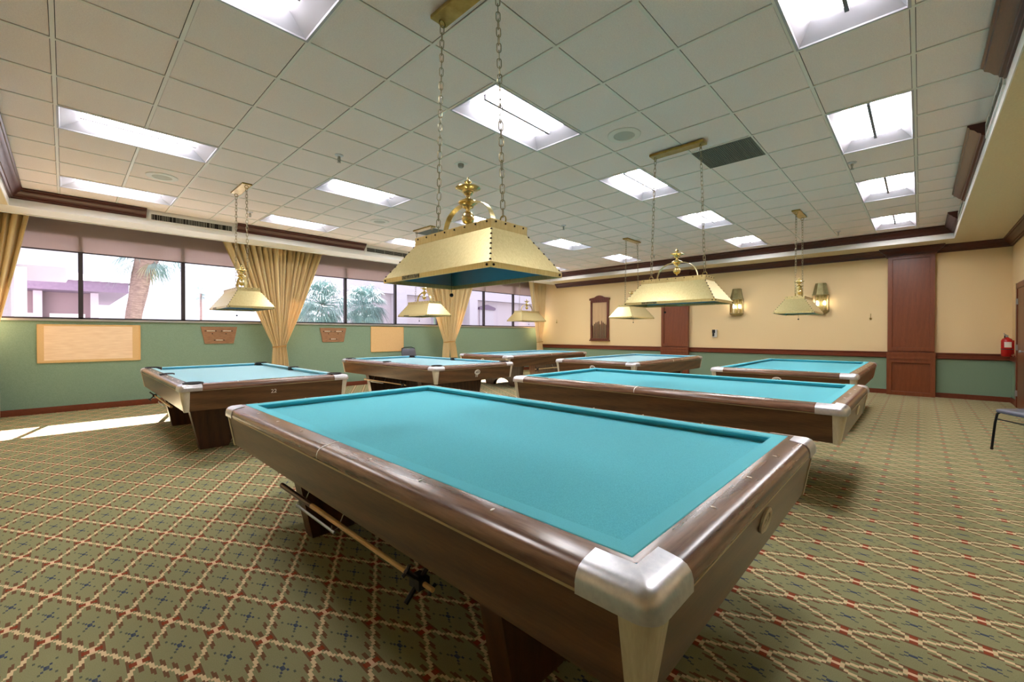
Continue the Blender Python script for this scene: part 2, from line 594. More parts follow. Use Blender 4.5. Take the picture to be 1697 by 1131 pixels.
# crown mouldings
CROWN = [(0, 0), (.13, 0), (.13, -.018), (.118, -.026), (.112, -.045), (.085, -.062), (.062, -.09), (.042, -.1), (.036, -.118), (.018, -.124), (.014, -.138), (0, -.138)]
def crown_run(mb, p0, p1, n, z, sc=1.0, m0=0, m1=0):
    """profile swept p0->p1, n = unit normal into the room; m0/m1 mitre (-1 in, +1 out)"""
    p0, p1, n = Vector(p0), Vector(p1), Vector(n)
    t = (p1 - p0).normalized()
    loops = []
    for p, mm, sg in ((p0, m0, 1), (p1, m1, -1)):
        loops.append([p + n * (d * sc) + t * (sg * mm * d * sc) + Vector((0, 0, z + h * sc)) for d, h in CROWN])
    mb.loft(loops)
tn = [2]
def trim(mb, mat, label):
    o = struct(mb.build('trim_%d' % tn[0], mat, smooth=30), label); tn[0] += 1
    return o
zt = ZC - .002
for a, b, m0, m1 in ((TX0, .92, 1, 0), (2.18, 4.67, 0, 0), (5.92, 8.42, 0, 0), (9.67, TX1, 0, 1)):
    mb = MB(); crown_run(mb, (a, TY1 - .008, 0), (b, TY1 - .008, 0), (0, -1, 0), zt, 1, m0, m1)
    trim(mb, M_crown, 'dark wood crown segment on the window side of the tray')
for a, b, m0, m1 in ((TX0, 4.77, 1, 0), (6.03, 8.79, 0, 0), (10.09, TX1, 0, 1)):
    mb = MB(); crown_run(mb, (a, TY0 + .008, 0), (b, TY0 + .008, 0), (0, 1, 0), zt, 1, m0, m1)
    trim(mb, M_crown, 'dark wood crown segment on the right side of the tray')
mb = MB(); crown_run(mb, (TX1 - .008, TY0, 0), (TX1 - .008, TY1, 0), (-1, 0, 0), zt, 1, 1, 1)
trim(mb, M_crown, 'dark wood crown along the back of the tray')
mb = MB(); crown_run(mb, (TX0 + .008, TY0, 0), (TX0 + .008, TY1, 0), (1, 0, 0), zt, 1, 1, 1)
trim(mb, M_crown, 'dark wood crown along the rear of the tray')
# wall crown on the back wall, stepping round the pilasters
PIL = [(.145, .72), (5.14, .78)]       # centre y, width
PD = .12
ys = Y0
mb = MB()
last = None
for cy, w in PIL:
    a, b = cy - w / 2, cy + w / 2
    crown_run(mb, (X1, ys, 0), (X1, a, 0), (-1, 0, 0), ZS, 1.05, 1 if ys == Y0 else 0, 0)
    mb.box(X1 - PD - .03, X1, a, b, ZS - .15, ZS)
    crown_run(mb, (X1 - PD - .03, a, 0), (X1 - PD - .03, b, 0), (-1, 0, 0), ZS, 1.05, -1, -1)
    crown_run(mb, (X1 - .001, a, 0), (X1 - PD - .03, a, 0), (0, -1, 0), ZS, 1.05, 0, -1)
    crown_run(mb, (X1 - PD - .03, b, 0), (X1 - .001, b, 0), (0, 1, 0), ZS, 1.05, -1, 0)
    ys = b
crown_run(mb, (X1, ys, 0), (X1, PKT - .15, 0), (-1, 0, 0), ZS, 1.05, 0, 0)
trim(mb, M_crown, 'dark crown along the top of the yellow back wall')
mb = MB(); crown_run(mb, (X0, Y0, 0), (X1, Y0, 0), (0, 1, 0), ZS, 1.05, 1, 1)
trim(mb, M_crown, 'dark crown along the right wall')
# chair rail + baseboards
def rail_run(mb, p0, p1, n):
    p0, p1, n = Vector(p0), Vector(p1), Vector(n)
    prof = [(0, .905), (.045, .905), (.045, .885), (.03, .875), (.028, .81), (.038, .80), (.034, .785), (.012, .775), (0, .775)]
    mb.loft([[p + n * d + Vector((0, 0, z)) for d, z in prof] for p in (p0, p1)])
mb = MB()
ys = Y0
for cy, w in PIL:
    rail_run(mb, (X1, ys, 0), (X1, cy - w / 2, 0), (-1, 0, 0)); ys = cy + w / 2
rail_run(mb, (X1, ys, 0), (X1, Y1, 0), (-1, 0, 0))
trim(mb, M_rail_trim, 'wood chair rail along the back wall')
mb = MB(); rail_run(mb, (11.5, Y0, 0), (X1, Y0, 0), (0, 1, 0)); rail_run(mb, (X0, Y0, 0), (10.35, Y0, 0), (0, 1, 0))
trim(mb, M_rail_trim, 'wood chair rail along the right wall')
mb = MB(); ys = Y0
for cy, w in PIL:
    mb.box(X1 - .02, X1, ys, cy - w / 2, 0, .095); ys = cy + w / 2
mb.box(X1 - .02, X1, ys, Y1, 0, .095)
struct(mb.build('baseboard_back', M_rail_trim, smooth=0))
mb = MB(); mb.box(X0, X1, Y1 - .02, Y1, 0, .1)
struct(mb.build('baseboard_left', M_rail_trim, smooth=0))
mb = MB(); mb.box(11.5, X1 - .02, Y0, Y0 + .02, 0, .095); mb.box(X0, 10.35, Y0, Y0 + .02, 0, .095)
struct(mb.build('baseboard_right', M_rail_trim, smooth=0))

# pilasters on the back wall
def framed(mb, x, ya, yb, za, zb, st, dep):
    dep += .012
    """raised stiles/rails round a recessed panel, facing -x at x"""
    mb.box(x, x + dep, ya, yb, za, za + st); mb.box(x, x + dep, ya, yb, zb - st, zb)
    mb.box(x, x + dep, ya, ya + st, za + st, zb - st); mb.box(x, x + dep, yb - st, yb, za + st, zb - st)
    # bead
    for (p, q) in (((ya + st, za + st), (yb - st, za + st)), ((ya + st, zb - st), (yb - st, zb - st)), ((ya + st, za + st), (ya + st, zb - st)), ((yb - st, za + st), (yb - st, zb - st))):
        mb.tube([(x + dep * .6, p[0], p[1]), (x + dep * .6, q[0], q[1])], .009, 6)
for k, (cy, w) in enumerate(PIL):
    t = thing('pilaster', ['cherry wood wall pilaster nearest the fire extinguisher', 'cherry wood wall pilaster between the cue rack and the wall dispenser'][k], 'pilaster', (X1, cy, 0), 0, 'wood pilasters on the back wall')
    a, b = -w / 2, w / 2
    x = -PD
    mb = MB(); mb.box(x + .03, -.002, a, b, 0, ZS - .14); framed(mb, x, a, b, .93, ZS - .14, .07, .018)
    mb.build('upper_panel', M_pilaster, t, 30)
    mb = MB(); framed(mb, x - .01, a - .012, b + .012, 0, .76, .075, .028); mb.box(x + .028, x + .04, a, b, .05, .72)
    mb.build('lower_panel', M_pilaster, t, 30)
    mb = MB(); mb.box(x - .03, -.002, a - .02, b + .02, .845, .905); mb.box(x - .02, -.002, a - .012, b + .012, .80, .845); mb.box(x - .026, -.002, a - .016, b + .016, .76, .80)
    mb.build('band', M_pilaster, t, 30)
    mb = MB(); mb.box(x - .03, -.002, a - .025, b + .025, ZS - .165, ZS - .13)
    mb.build('capital', M_pilaster, t, 30)

# windows
for k, (a, b) in enumerate(BAYS):
    w = bpy.data.objects.new('window_%d' % (k + 1), None); C.objects.link(w)
    w.location = (a, Y1, 0); struct(w)
    L = b - a
    mb = MB()
    mb.box(0, L, -.03, .2, ZSILL - .06, ZSILL - .035)
    mb.box(0, L, -.036, -.01, ZSILL - .06, ZSILL - .028)
    mb.build('window_sill', M_alu, w, 0)
    mb = MB()
    for x in (0, L / 3, 2 * L / 3, L):
        mb.box(max(0, x - .03), min(L, x + .03), .0, .07, ZSILL - .035, ZHEAD)
    mb.box(0, L, .0, .07, ZSILL - .035, ZSILL); mb.box(0, L, .0, .07, ZHEAD - .03, ZHEAD)
    mb.build('window_frame', M_mullion, w, 0)
    for i in range(3):
        mb = MB(); mb.box(i * L / 3 + .03, (i + 1) * L / 3 - .03, .03, .036, ZSILL, ZHEAD - .03)
        mb.build('window_pane', M_glass, w, 0)
# roller shades hanging in the pocket
for k, (a, b) in enumerate(BAYS):
    t = thing('roller_shade', ['mauve roller shade in front of the pavilion outside', 'mauve roller shade above the low bushy palms outside', 'mauve roller shade by the corner of the yellow wall'][k], 'shade', (a, 10.222, 0), 0, 'half lowered window shades')
    L = b - a
    mb = MB(); mb.box(.02, L - .02, 0, .002, 2.655, 3.36); mb.build('shade_cloth', M_shade, t, 0)
    mb = MB(); mb.tube([(.02, .001, 2.648), (L - .02, .001, 2.648)], .011, 8); mb.build('bottom_bar', M_mullion, t)
    mb = MB(); mb.tube([(.02, -.03, 3.38), (L - .02, -.03, 3.38)], .03, 10); mb.build('roller', M_alu, t)
    for x in (.02, L - .026):
        mb = MB(); mb.box(x - .003, x + .003, -.065, .027, 3.34, 3.42); mb.build('bracket', M_alu, t, 0)

# door in the right wall, against the frame's edge
d = bpy.data.objects.new('door_1', None); C.objects.link(d); d.location = (10.4, Y0, 0); struct(d, 'wood door in the right wall')
mb = MB()
mb.box(0, .1, 0, .035, 0, 2.17); mb.box(1.0, 1.1, 0, .035, 0, 2.17); mb.box(0, 1.1, 0, .035, 2.07, 2.17)
mb.build('door_frame', M_rail_trim, d, 0, bevel=.006)
mb = MB(); mb.box(.1, 1.0, 0, .02, 0.01, 2.07); mb.build('door_leaf', M_door, d, 0)
for z in (.25, 1.05, 1.85):
    mb = MB(); mb.box(.985, 1.012, .018, .045, z - .05, z + .05); mb.build('hinge', M_alu, d, 0)
mb = MB(); mb.lathe([(.03, 0), (.03, -.01), (.012, -.012), (.012, -.05), (.028, -.055), (.026, -.075), (.01, -.08)], n=14)
xform(mb, Matrix.Translation((.17, .02, 1.0)) @ Matrix.Rotation(R(90), 4, 'X')); mb.build('door_knob', M_alu, d)

# ------------------------------------------------------------------ ceiling lights
def make_light():
    t = thing('ceiling_light', 'x', 'light')
    w, d, h = 2 * T - .02, T - .02, .085
    iw, idp = w - .30, d - .20
    def rect(a, b, z): return [(-a / 2, -b / 2, z), (a / 2, -b / 2, z), (a / 2, b / 2, z), (-a / 2, b / 2, z)]
    mb = MB(); mb.loft([rect(w + .012, d + .012, -.003), rect(w - .02, d - .02, -.003), rect(w - .03, d - .03, .006), rect(iw, idp, h)], caps=False)
    mb.quadpts(*rect(iw, idp, h))
    mb.build('reflector', M_troffer, t, 0)
    for s in (-1, 1):
        mb = MB(); n = 6
        y0, y1 = (.014, idp / 2 - .002)
        pts = [(y0, h - .016), (y1, h - .006)]
        prof = pts + [(y1, h - .001), (y0, h - .001)]
        mb.loft([[(x, s * y, z) for y, z in prof] for x in (-iw / 2 + .01, iw / 2 - .01)])
        mb.build('lens', M_lens, t, 50)
    mb = MB(); mb.box(-iw / 2, iw / 2, -.012, .012, h - .045, h - .002); mb.build('divider', M_troffer_gap, t, 0)
    return t
LIGHT_LABELS = {
 (2, -5): 'ceiling light cut by the photo\'s top edge at right, near the tray crown',
 (6, -5): 'second ceiling light in the row beside the right tray edge',
 (10, -5): 'ceiling light third along the row beside the right tray edge',
 (14, -5): 'ceiling light farthest along the row beside the right tray edge',
 (-2, -1): 'ceiling light cut by the top edge of the photo, left of the large brass lamp',
 (2, -1): 'big ceiling light seen behind the right chain of the large brass lamp',
 (6, -1): 'ceiling light behind the chain of the second brass lamp, by the grey return grille',
 (10, -1): 'ceiling light crossed by the second lamp\'s right chain, beyond the grey grille',
 (14, -1): 'ceiling light next to the back crown, left of the narrow lamp\'s ceiling plate',
 (-2, 4): 'long ceiling light above the round speaker at upper left',
 (2, 4): 'ceiling light just below the sprinkler, left of the large lamp\'s chains',
 (6, 4): 'ceiling light peeping through the arch of the large brass lamp',
 (10, 4): 'ceiling light right of the large lamp\'s shade, below a sprinkler',
 (14, 4): 'ceiling light close to the back crown, beside the far small lamp\'s plate',
 (-2, 8): 'long ceiling light along the window side, left of the left lamp\'s plate',
 (2, 8): 'ceiling light along the window side above the middle gold curtain',
 (6, 8): 'ceiling light along the window side, next to the far wall vent',
 (10, 8): 'ceiling light along the window side hidden behind the large brass lamp',
 (14, 8): 'ceiling light in the far corner of the tray, by window and back crown'}
proto = None
for (i, j) in LIGHTS:
    o = proto = make_light() if proto is None else proto
    if proto.get('placed'): o = copy_tree(proto)
    proto['placed'] = 1
    place(o, (GX(i + 1), GY(j) + T / 2, ZC), 0, LIGHT_LABELS[(i, j)], 'ceiling lights in the tile grid')
for o in C.objects:
    if 'placed' in o: del o['placed']

# return grilles
for k, (i, j) in enumerate(RETURNS):
    t = thing('return_grille', ['grey return air grille beside the second brass lamp\'s ceiling plate', 'grey return air grille above the lamp by the far windows'][k], 'grille', (GX(i) + T / 2, GY(j) + T / 2, ZC), 0, 'grey ceiling grilles')
    h = T / 2 - .005
    mb = MB(); mb.box(-h, h, -h, h, .012, .016); mb.build('backing', M_vent_dark, t, 0)
    mb = MB()
    n = 30
    for q in range(n):
        y = -h + .02 + (2 * h - .04) * q / (n - 1)
        mb.box(-h + .012, h - .012, y - .007, y + .007, .0, .006)
    mb.box(-h, h, -h, -h + .014, -.003, .008); mb.box(-h, h, h - .014, h, -.003, .008)
    mb.box(-h, -h + .014, -h + .014, h - .014, -.003, .008); mb.box(h - .014, h, -h + .014, h - .014, -.003, .008)
    mb.build('louvres', M_return, t, 0)

# speakers, sprinklers, smoke detector
for k, (i, j, lab) in enumerate(((-.49, 6.56, 'round white ceiling speaker beside the long light at upper left'), (4.52, -1.47, 'round ceiling speaker between large lamp\'s chains and grey grille'), (4.5, 6.53, 'round ceiling speaker between the two window side lights'))):
    t = thing('ceiling_speaker', lab, 'speaker', (GX(i), GY(j), ZC + .004), 0, 'round ceiling speakers')
    mb = MB(); mb.lathe([(.165, .001), (.165, -.006), (.15, -.012), (.105, -.010), (.1, -.004), (.1, .001)], n=32); mb.build('ring', M_white if k == 0 else M_tee, t)
    mb = MB(); mb.lathe([(.1, .001), (.1, -.005), (.06, -.009), (.001, -.010)], n=32); mb.build('grille', M_speaker, t)
SPR = [(1.6, 2.77, 'sprinkler head hanging above the left of the large lamp, near a ceiling light'), (8.6, 2.86, 'sprinkler head right of the large brass lamp'), (15.34, -3.13, 'sprinkler head nearest the back crown, right of the narrow lamp'),
       (8.59, -4.1, 'chrome sprinkler head next to the row of lights by the right tray edge'), (1.57, 8.19, 'sprinkler head at the window side by the left lamp\'s chain'), (15.17, 3.07, 'sprinkler head near the far back crown above the second lamp\'s finial')]
sp = None
for i, j, lab in SPR:
    if sp is None:
        sp = o = thing('fire_sprinkler', lab, 'sprinkler')
        mb = MB(); mb.lathe([(.045, .002), (.045, -.006), (.03, -.016), (.02, -.018)], n=18); mb.build('escutcheon', M_chrome, o)
        mb = MB(); mb.lathe([(.014, -.016), (.014, -.04), (.009, -.045), (.009, -.075), (.001, -.08)], n=12)
        mb.tube([(.014, 0, -.035), (.018, 0, -.055), (.006, 0, -.08)], .003, 6); mb.tube([(-.014, 0, -.035), (-.018, 0, -.055), (-.006, 0, -.08)], .003, 6)
        mb.build('nozzle', M_wire, o)
        mb = MB(); mb.lathe([(.02, -.08), (.022, -.083), (.001, -.085)], n=12); mb.build('deflector', M_wire, o)
    else:
        o = copy_tree(sp)
    place(o, (GX(i), GY(j), ZC + .004), 0, lab, 'ceiling sprinklers')
t = thing('smoke_detector', 'small white ceiling detector above the large lamp\'s finial', 'detector', (GX(3.41), GY(1.44), ZC + .004))
mb = MB(); mb.box(-.06, .06, -.06, .06, -.006, .001); mb.build('base_plate', M_white, t, 0, bevel=.004)
mb = MB(); mb.lathe([(.035, -.006), (.035, -.03), (.028, -.045), (.001, -.047)], n=16); mb.build('sensor', M_louvre, t)

# slot vents in the tray fascia
def vent(x0, x1, y, ny, lab, style):
    t = thing('air_vent', lab, 'vent', (x0, y, 0), 0, 'slot vents in the ceiling tray')
    L = x1 - x0; s = ny
    z0, z1 = 3.135, 3.275
    f = lambda a, b: (min(a * s, b * s), max(a * s, b * s))
    mb = MB()
    mb.box(0, L, *f(0, .014), z0, z0 + .025); mb.box(0, L, *f(0, .014), z1 - .025, z1)
    mb.box(0, .035, *f(0, .014), z0 + .025, z1 - .025); mb.box(L - .035, L, *f(0, .014), z0 + .025, z1 - .025)
    mb.build('frame', M_white, t, 0)
    mb = MB(); mb.box(.035, L - .035, *f(0, .003), z0 + .025, z1 - .025); mb.build('backing', M_vent_dark, t, 0)
    mb = MB()
    if style == 'v':
        n = 48
        rnd = random.Random(3)
        for q in range(n):
            x = .05 + (L - .1) * q / (n - 1) + rnd.uniform(-.006, .006)
            if rnd.random() < .12: continue
            mb.box(x - .004, x + .004, *f(.003, .010), z0 + .025, z1 - .025)
    else:
        for q in range(4):
            z = z0 + .036 + q * .022
            mb.box(.035, L - .035, *f(.003, .010), z - .003, z + .003)
        for q in range(1, 5):
            mb.box(L * q / 5 - .004, L * q / 5 + .004, *f(.003, .012), z0 + .025, z1 - .025)
    mb.build('louvres', M_louvre, t, 0)
vent(.95, 2.15, TY1 - .008, -1, 'slot vent with upright louvres left of the left lamp\'s chains', 'v')
vent(4.70, 5.9, TY1 - .008, -1, 'slot vent right of the middle gold curtain, partly behind the large lamp', 'h')
vent(8.45, 9.65, TY1 - .008, -1, 'slot vent on the window side hidden behind the large lamp shade', 'h')
vent(4.8, 6.0, TY0 + .008, 1, 'slot vent between the first two crown pieces of the right tray edge', 'h')
vent(8.82, 10.06, TY0 + .008, 1, 'slot vent between the last two crown pieces of the right tray edge', 'h')

# ------------------------------------------------------------------ curtains
def curtain_panel(x_top0, x_top1, x_tie0, x_tie1, x_b0, x_b1, pleats, seed, ztop=3.3, ztie=1.02, zbot=.06, y=9.86):
    rnd = random.Random(seed)
    ph = [rnd.uniform(0, 6.28) for _ in range(4)]
    nu, nz = pleats * 8, 46
    mb = MB()
    idx = []
    for k in range(nz + 1):
        t = k / nz
        z = ztop + (zbot - ztop) * t
        if z >= ztie:
            q = (3.1 - z) / (3.1 - ztie)
            q = max(0, q)
            e = q * (0.92 + .08 * q)
            a = x_top0 + (x_tie0 - x_top0) * e; b = x_top1 + (x_tie1 - x_top1) * e
        else:
            q = 1 - (z - zbot) / (ztie - zbot)
            e = min(1, q * 1.6) ** .7
            a = x_tie0 + (x_b0 - x_tie0) * e; b = x_tie1 + (x_b1 - x_tie1) * e
        w = abs(b - a)
        amp = min(.09, .022 + .07 * w)
        row = []
        for i in range(nu + 1):
            u = i / nu
            uu = u + .012 * sin(5 * pi * u + ph[0]) + .006 * sin(13 * pi * u + ph[1] + t * 2)
            p = 2 * pi * pleats * uu
            s = sin(p)
            yy = y + amp * (s * (1 - .25 * abs(s)) + .35 * sin(.5 * p + ph[2])) + (.05 * (1 - min(1, abs(z - ztie) / .6)))
            x = a + (b - a) * (u + .010 * sin(2 * p + ph[3]) * min(1, w))
            row.append(mb.vert((x, yy, z)))
        idx.append(row)
    for k in range(nz):
        for i in range(nu):
            mb.face((idx[k][i], idx[k][i + 1], idx[k + 1][i + 1], idx[k + 1][i]))
    return mb
def curtain(label, panels, tie, cx, zt=1.02):
    t = thing('curtain', label, 'curtain', (cx, 0, 0), 0, 'gold tied back curtains')
    for k, p in enumerate(panels):
        mb = curtain_panel(*[v - cx for v in p[:6]], p[6], int(cx * 10) + k, ztie=zt, y=9.86 - .012 * k)
        o = mb.build('curtain_panel', M_curtain, t, 60, recalc=False)
        so = o.modifiers.new('thickness', 'SOLIDIFY'); so.thickness = .003
    a, b = tie[0] - cx, tie[1] - cx
    mb = MB()
    n = 20
    mb.tube([((a + b) / 2 + (abs(b - a) / 2 + .012) * cos(2 * pi * i / n), 9.9 + .075 * sin(2 * pi * i / n), zt + .012 * cos(2 * pi * i / n)) for i in range(n)], .011, 6, closed=True)
    mb.build('tieback', M_tieback, t)
curtain('gold curtain at the left edge of the photo beside the first window', [(-1.25, -.36, -.98, -.74, -1.02, -.66, 9)], (-.98, -.74), -.86)
curtain('wide gold pair of curtains gathered to one tie behind the left lamp', [(2.14, 3.10, 3.03, 3.16, 2.98, 3.15, 9), (3.09, 4.03, 3.14, 3.27, 3.14, 3.33, 10)], (3.03, 3.27), 3.15)
curtain('wide gold pair of curtains behind the large brass lamp, by the grey chair', [(6.68, 7.70, 7.50, 7.68, 7.40, 7.62, 9), (7.66, 8.62, 7.66, 7.86, 7.72, 7.94, 9)], (7.50, 7.86), 7.67, 1.06)
curtain('single gold curtain in the far corner by the yellow wall', [(11.15, 12.02, 11.60, 11.86, 11.56, 11.90, 8)], (11.60, 11.86), 11.73, 1.0)
mb = MB(); mb.tube([(X0 + .05, 9.86, 3.33), (X1 - .05, 9.86, 3.33)], .018, 8)
tag(mb.build('curtain_rod', M_alu), 'long curtain rod inside the ceiling pocket by the windows', 'rod')

# ------------------------------------------------------------------ billiard tables
ZN = .79           # top of the cushion nose
ZB = .752          # cloth
NX, NY = .71, 1.42
def side_loops(side, prof, cut, hx, hy, tuck=None):
    """two end loops of a prism along one side; cut None = mitred corner, else squared off cut metres before the outer corner"""
    out = []
    for e in (-1, 1):
        l = []
        for d, z in prof:
            if side in ('x+', 'x-'):
                sx = 1 if side == 'x+' else -1
                yy = hy + d if cut is None else hy + .165 - cut
                if tuck is not None and d > tuck: yy = hy - .004
                l.append((sx * (hx + d), e * yy, z))
            else:
                sy = 1 if side == 'y+' else -1
                xx = hx + d if cut is None else hx + .165 - cut
                if tuck is not None and d > tuck: xx = hx - .004
                l.append((e * xx, sy * (hy + d), z))
        out.append(l)
    return out
def corner_sweep(prof, sx, sy, hx, hy, arm, d0=.118, n=6):
    """closed profile swept round one rounded corner with straight arms"""
    loops = []
    def P(d, ang, ax, ay):
        if d <= d0:
            bx, by = hx + d, hy + d
        else:
            bx, by = hx + d0 + (d - d0) * cos(ang), hy + d0 + (d - d0) * sin(ang)
        return sx * (bx - ax), sy * (by - ay)
    def loop(ang, ax, ay):
        l = []
        for d, z in prof:
            if ax:   # on the arm along x: y offset fixed
                x, y = hx + .165 - arm, hy + d
                l.append((sx * x, sy * y, z))
            elif ay:
                x, y = hx + d, hy + .165 - arm
                l.append((sx * x, sy * y, z))
            else:
                x, y = P(d, ang, 0, 0); l.append((x, y, z))
        return l
    loops.append(loop(0, 0, 1))
    for k in range(n + 1):
        loops.append(loop(pi / 2 * k / n, 0, 0))
    loops.append(loop(0, 1, 0))
    return loops
CUSH = [(0, ZN - .005), (.004, ZN), (.06, ZN + .003), (.07, ZN - .005), (.07, ZB - .02), (.045, ZB - .02), (.034, ZB + .002)]
WOODP = [(.06, ZN + .001), (.0795, ZN + .002), (.122, ZN - .0055), (.134, ZN - .008), (.148, ZN - .0145), (.158, ZN - .026), (.163, ZN - .042), (.163, ZN - .058), (.15, ZN - .062), (.06, ZN - .062)]
CAPP = [(.084, ZN + .0035), (.124, ZN - .003), (.136, ZN - .0055), (.151, ZN - .012), (.1615, ZN - .025), (.1665, ZN - .043), (.1665, ZN - .068), (.152, ZN - .068), (.152, ZN - .03), (.084, ZN - .02)]
STRIPP = [(.14, ZN - .062), (.159, ZN - .062), (.159, ZN - .069), (.14, ZN - .069)]
APRP = [(.148, ZN - .069), (.154, ZN - .069), (.118, .52), (.098, .52)]
POSTP = [(.148, ZN - .069), (.1575, ZN - .069), (.1215, .515), (.098, .515)]
def trapezoid_leg():
    """wide tapering end panel with an arched cut-out (xz outline)"""
    pts = [(-.68, .53), (-.57, 0), (-.30, 0)]
    for k in range(1, 12):
        a = pi - pi * k / 12
        pts.append((.28 * cos(a), .03 + .15 * sin(a)))
    pts += [(.30, 0), (.57, 0), (.68, .53)]
    return pts
def make_table(kind, nx=NX, ny=NY, number=None, emblem=True, cloth=None):
    t = thing('billiard_table', 'x', 'table')
    cm = cloth or M_cloth
    mb = MB(); mb.box(-nx - .03, nx + .03, -ny - .03, ny + .03, ZB - .02, ZB); mb.build('bed_cloth', cm, t, 0)
    cu = M_cushion if cloth is None else cloth
    if kind == 'carom':
        for s in ('x+', 'x-', 'y+', 'y-'):
            mb = MB(); mb.loft(side_loops(s, CUSH, None, nx, ny)); mb.build('cushion', cu, t, 30)
    else:
        for s in ('y+', 'y-'):
            mb = MB(); mb.loft(side_loops(s, CUSH, .165 + .075, nx, ny)); mb.build('cushion', cu, t, 30)
        for sx in (-1, 1):
            for sy in (-1, 1):
                mb = MB(); mb.loft([[(sx * (nx + d), sy * y, z) for d, z in CUSH] for y in (.065, ny - .075)])
                mb.build('cushion', cu, t, 30)
        for sx in (-1, 1):
            for sy in (-1, 0, 1):
                c = (sx * (nx + (.035 if sy else .052)), sy * (ny + .035))
                mb = MB(); n = 18
                rr = .075 if sy else .062
                mb.lathe([(rr, .802), (rr + .012, .800), (rr + .012, .60), (rr - .012, .57), (rr - .012, .58), (rr - .004, .62), (rr - .002, .80)], c[0], c[1], 0, n, caps=False)
                mb.lathe([(rr - .012, .60), (.001, .60)], c[0], c[1], 0, n, caps=False)
                mb.build('pocket', M_leather, t)
                mb = MB(); mb.lathe([(rr - .003, .7935), (.001, .7935)], c[0], c[1], 0, n, caps=False)
                mb.build('pocket_mouth', M_black, t)
    for s in ('x+', 'x-', 'y+', 'y-'):
        long = s[0] == 'x'
        mb = MB(); mb.loft(side_loops(s, WOODP, None, nx, ny, .08)); o = mb.build('rail', M_rail if long else M_rail_x, t, 50)
        mb = MB(); mb.loft(side_loops(s, STRIPP, .05, nx, ny)); mb.build('trim_strip', M_strip, t, 0)
        mb = MB(); mb.loft(side_loops(s, APRP, .075, nx, ny)); mb.build('apron', M_apron if long else M_apron_x, t, 0)
    for sx in (-1, 1):
        for sy in (-1, 1):
            mb = MB(); mb.loft(corner_sweep(CAPP, sx, sy, nx, ny, .185)); mb.build('corner_cap', M_chrome, t, 50)
            mb = MB(); mb.loft(corner_sweep(POSTP, sx, sy, nx, ny, .085, .105)); mb.build('corner_post', M_post, t, 50)
    # joint strip across the middle of each long rail
    if kind == 'carom':
        for sx in (-1, 1):
            pr = [(d, z + .0012) for d, z in WOODP[:8]]
            mb = MB()
            mb.loft([[(sx * (nx + d), y, z) for d, z in pr] for y in (-.004, .004)], caps=False, closed=False)
            mb.build('joint_strip', M_ivory, t, 0, recalc=False)
    # inlaid sights
    def sight(x, y, along):
        mb = MB(); a, b = (.004, .009) if along == 'y' else (.009, .004)
        d = .095
        mb.loft([[(x + a * cos(2 * pi * k / 10), y + b * sin(2 * pi * k / 10), z) for k in range(10)] for z in (ZN - .008, ZN + .0007)])
        mb.build('sight', M_ivory, t, 0)
    for k in range(1, 8):
        if k == 4: continue
        for sx in (-1, 1): sight(sx * (nx + .095), -ny + 2 * ny * k / 8, 'x')
    for k in range(1, 4):
        for sy in (-1, 1): sight(-nx + 2 * nx * k / 4, sy * (ny + .095), 'y')
    mb = MB(); mb.box(-nx - .08, nx + .08, -ny - .08, ny + .08, .56, ZB - .021); mb.build('slate_frame', M_dark, t, 0)
    for sy in (-1, 1):
        y = sy * .88
        mb = MB(); mb.prism([(x, y - .055, z) for x, z in trapezoid_leg()], (0, .11, 0)); mb.build('leg', M_leg, t, 35)
    # brand ring and number on the end aprons
    for sy in (-1, 1):
        zc = .655
        dy = ny + .118 + (zc - .52) / (ZN - .069 - .52) * .036 + .003
        tilt = math.atan2(.036, ZN - .069 - .52)
        base = Matrix.Translation((0, sy * dy, zc)) @ Matrix.Rotation(0 if sy < 0 else pi, 4, 'Z') @ Matrix.Rotation(R(90) + tilt, 4, 'X')
        if emblem:
            mb = MB(); n = 28
            mb.tube([(.052 * cos(2 * pi * k / n), .036 * sin(2 * pi * k / n), 0) for k in range(n)], .0085, 6, closed=True)
            mb.tube([(.03 * cos(a) - .004, .02 * sin(a), 0) for a in [R(40 + 28 * q) for q in range(11)]], .005, 5)
            mb.box(.0, .03, -.004, .004, -.003, .004)
            xform(mb, base); mb.build('emblem', M_ivory, t)
        if number:
            mb = text_mb(number, .06, .002)
            off = -.062 if emblem else .0
            xform(mb, base @ Matrix.Translation((-.01, off, .0005))); mb.build('number', M_ivory, t, 0)
    return t
TABLES = 'billiard tables of the hall'
tab = make_table('carom', number=None)
place(tab, (1.64, 1.945, 0), 0, 'nearest large teal carom billiard table with chrome corner in the foreground', TABLES)
o = place(copy_tree(tab), (4.53, 1.94, 0), 0, 'second teal carom table right behind the nearest table, under the second brass lamp', TABLES)
tab22 = place(make_table('pocket', .68, 1.405, '22', False, M_cloth_sheen), (1.60, 6.735, 0), 0, 'pocket billiard table marked 22 by the window wall in front of the curtain', TABLES)
tab10 = place(make_table('pocket', .70, 1.42, '10', True, M_cloth_sheen), (4.69, 6.87, 0), 0, 'pocket billiard table with white ring emblem in front of the grey chair', TABLES)
tabfar = place(make_table('carom', number=None, cloth=M_cloth_sheen), (8.47, 7.62, 0), R(90), 'farthest billiard table in the corner by the last window', TABLES)
o = place(make_table('carom', number='12', cloth=M_cloth_sheen), (8.32, 4.42, 0), R(90), 'far carom table below the cue rack and the far mahogany pilaster', TABLES)
o = place(make_table('carom', number='11'), (8.26, 1.42, 0), R(90), 'far carom table with ring emblem under the narrow lamp, beside the nearer pilaster', TABLES)

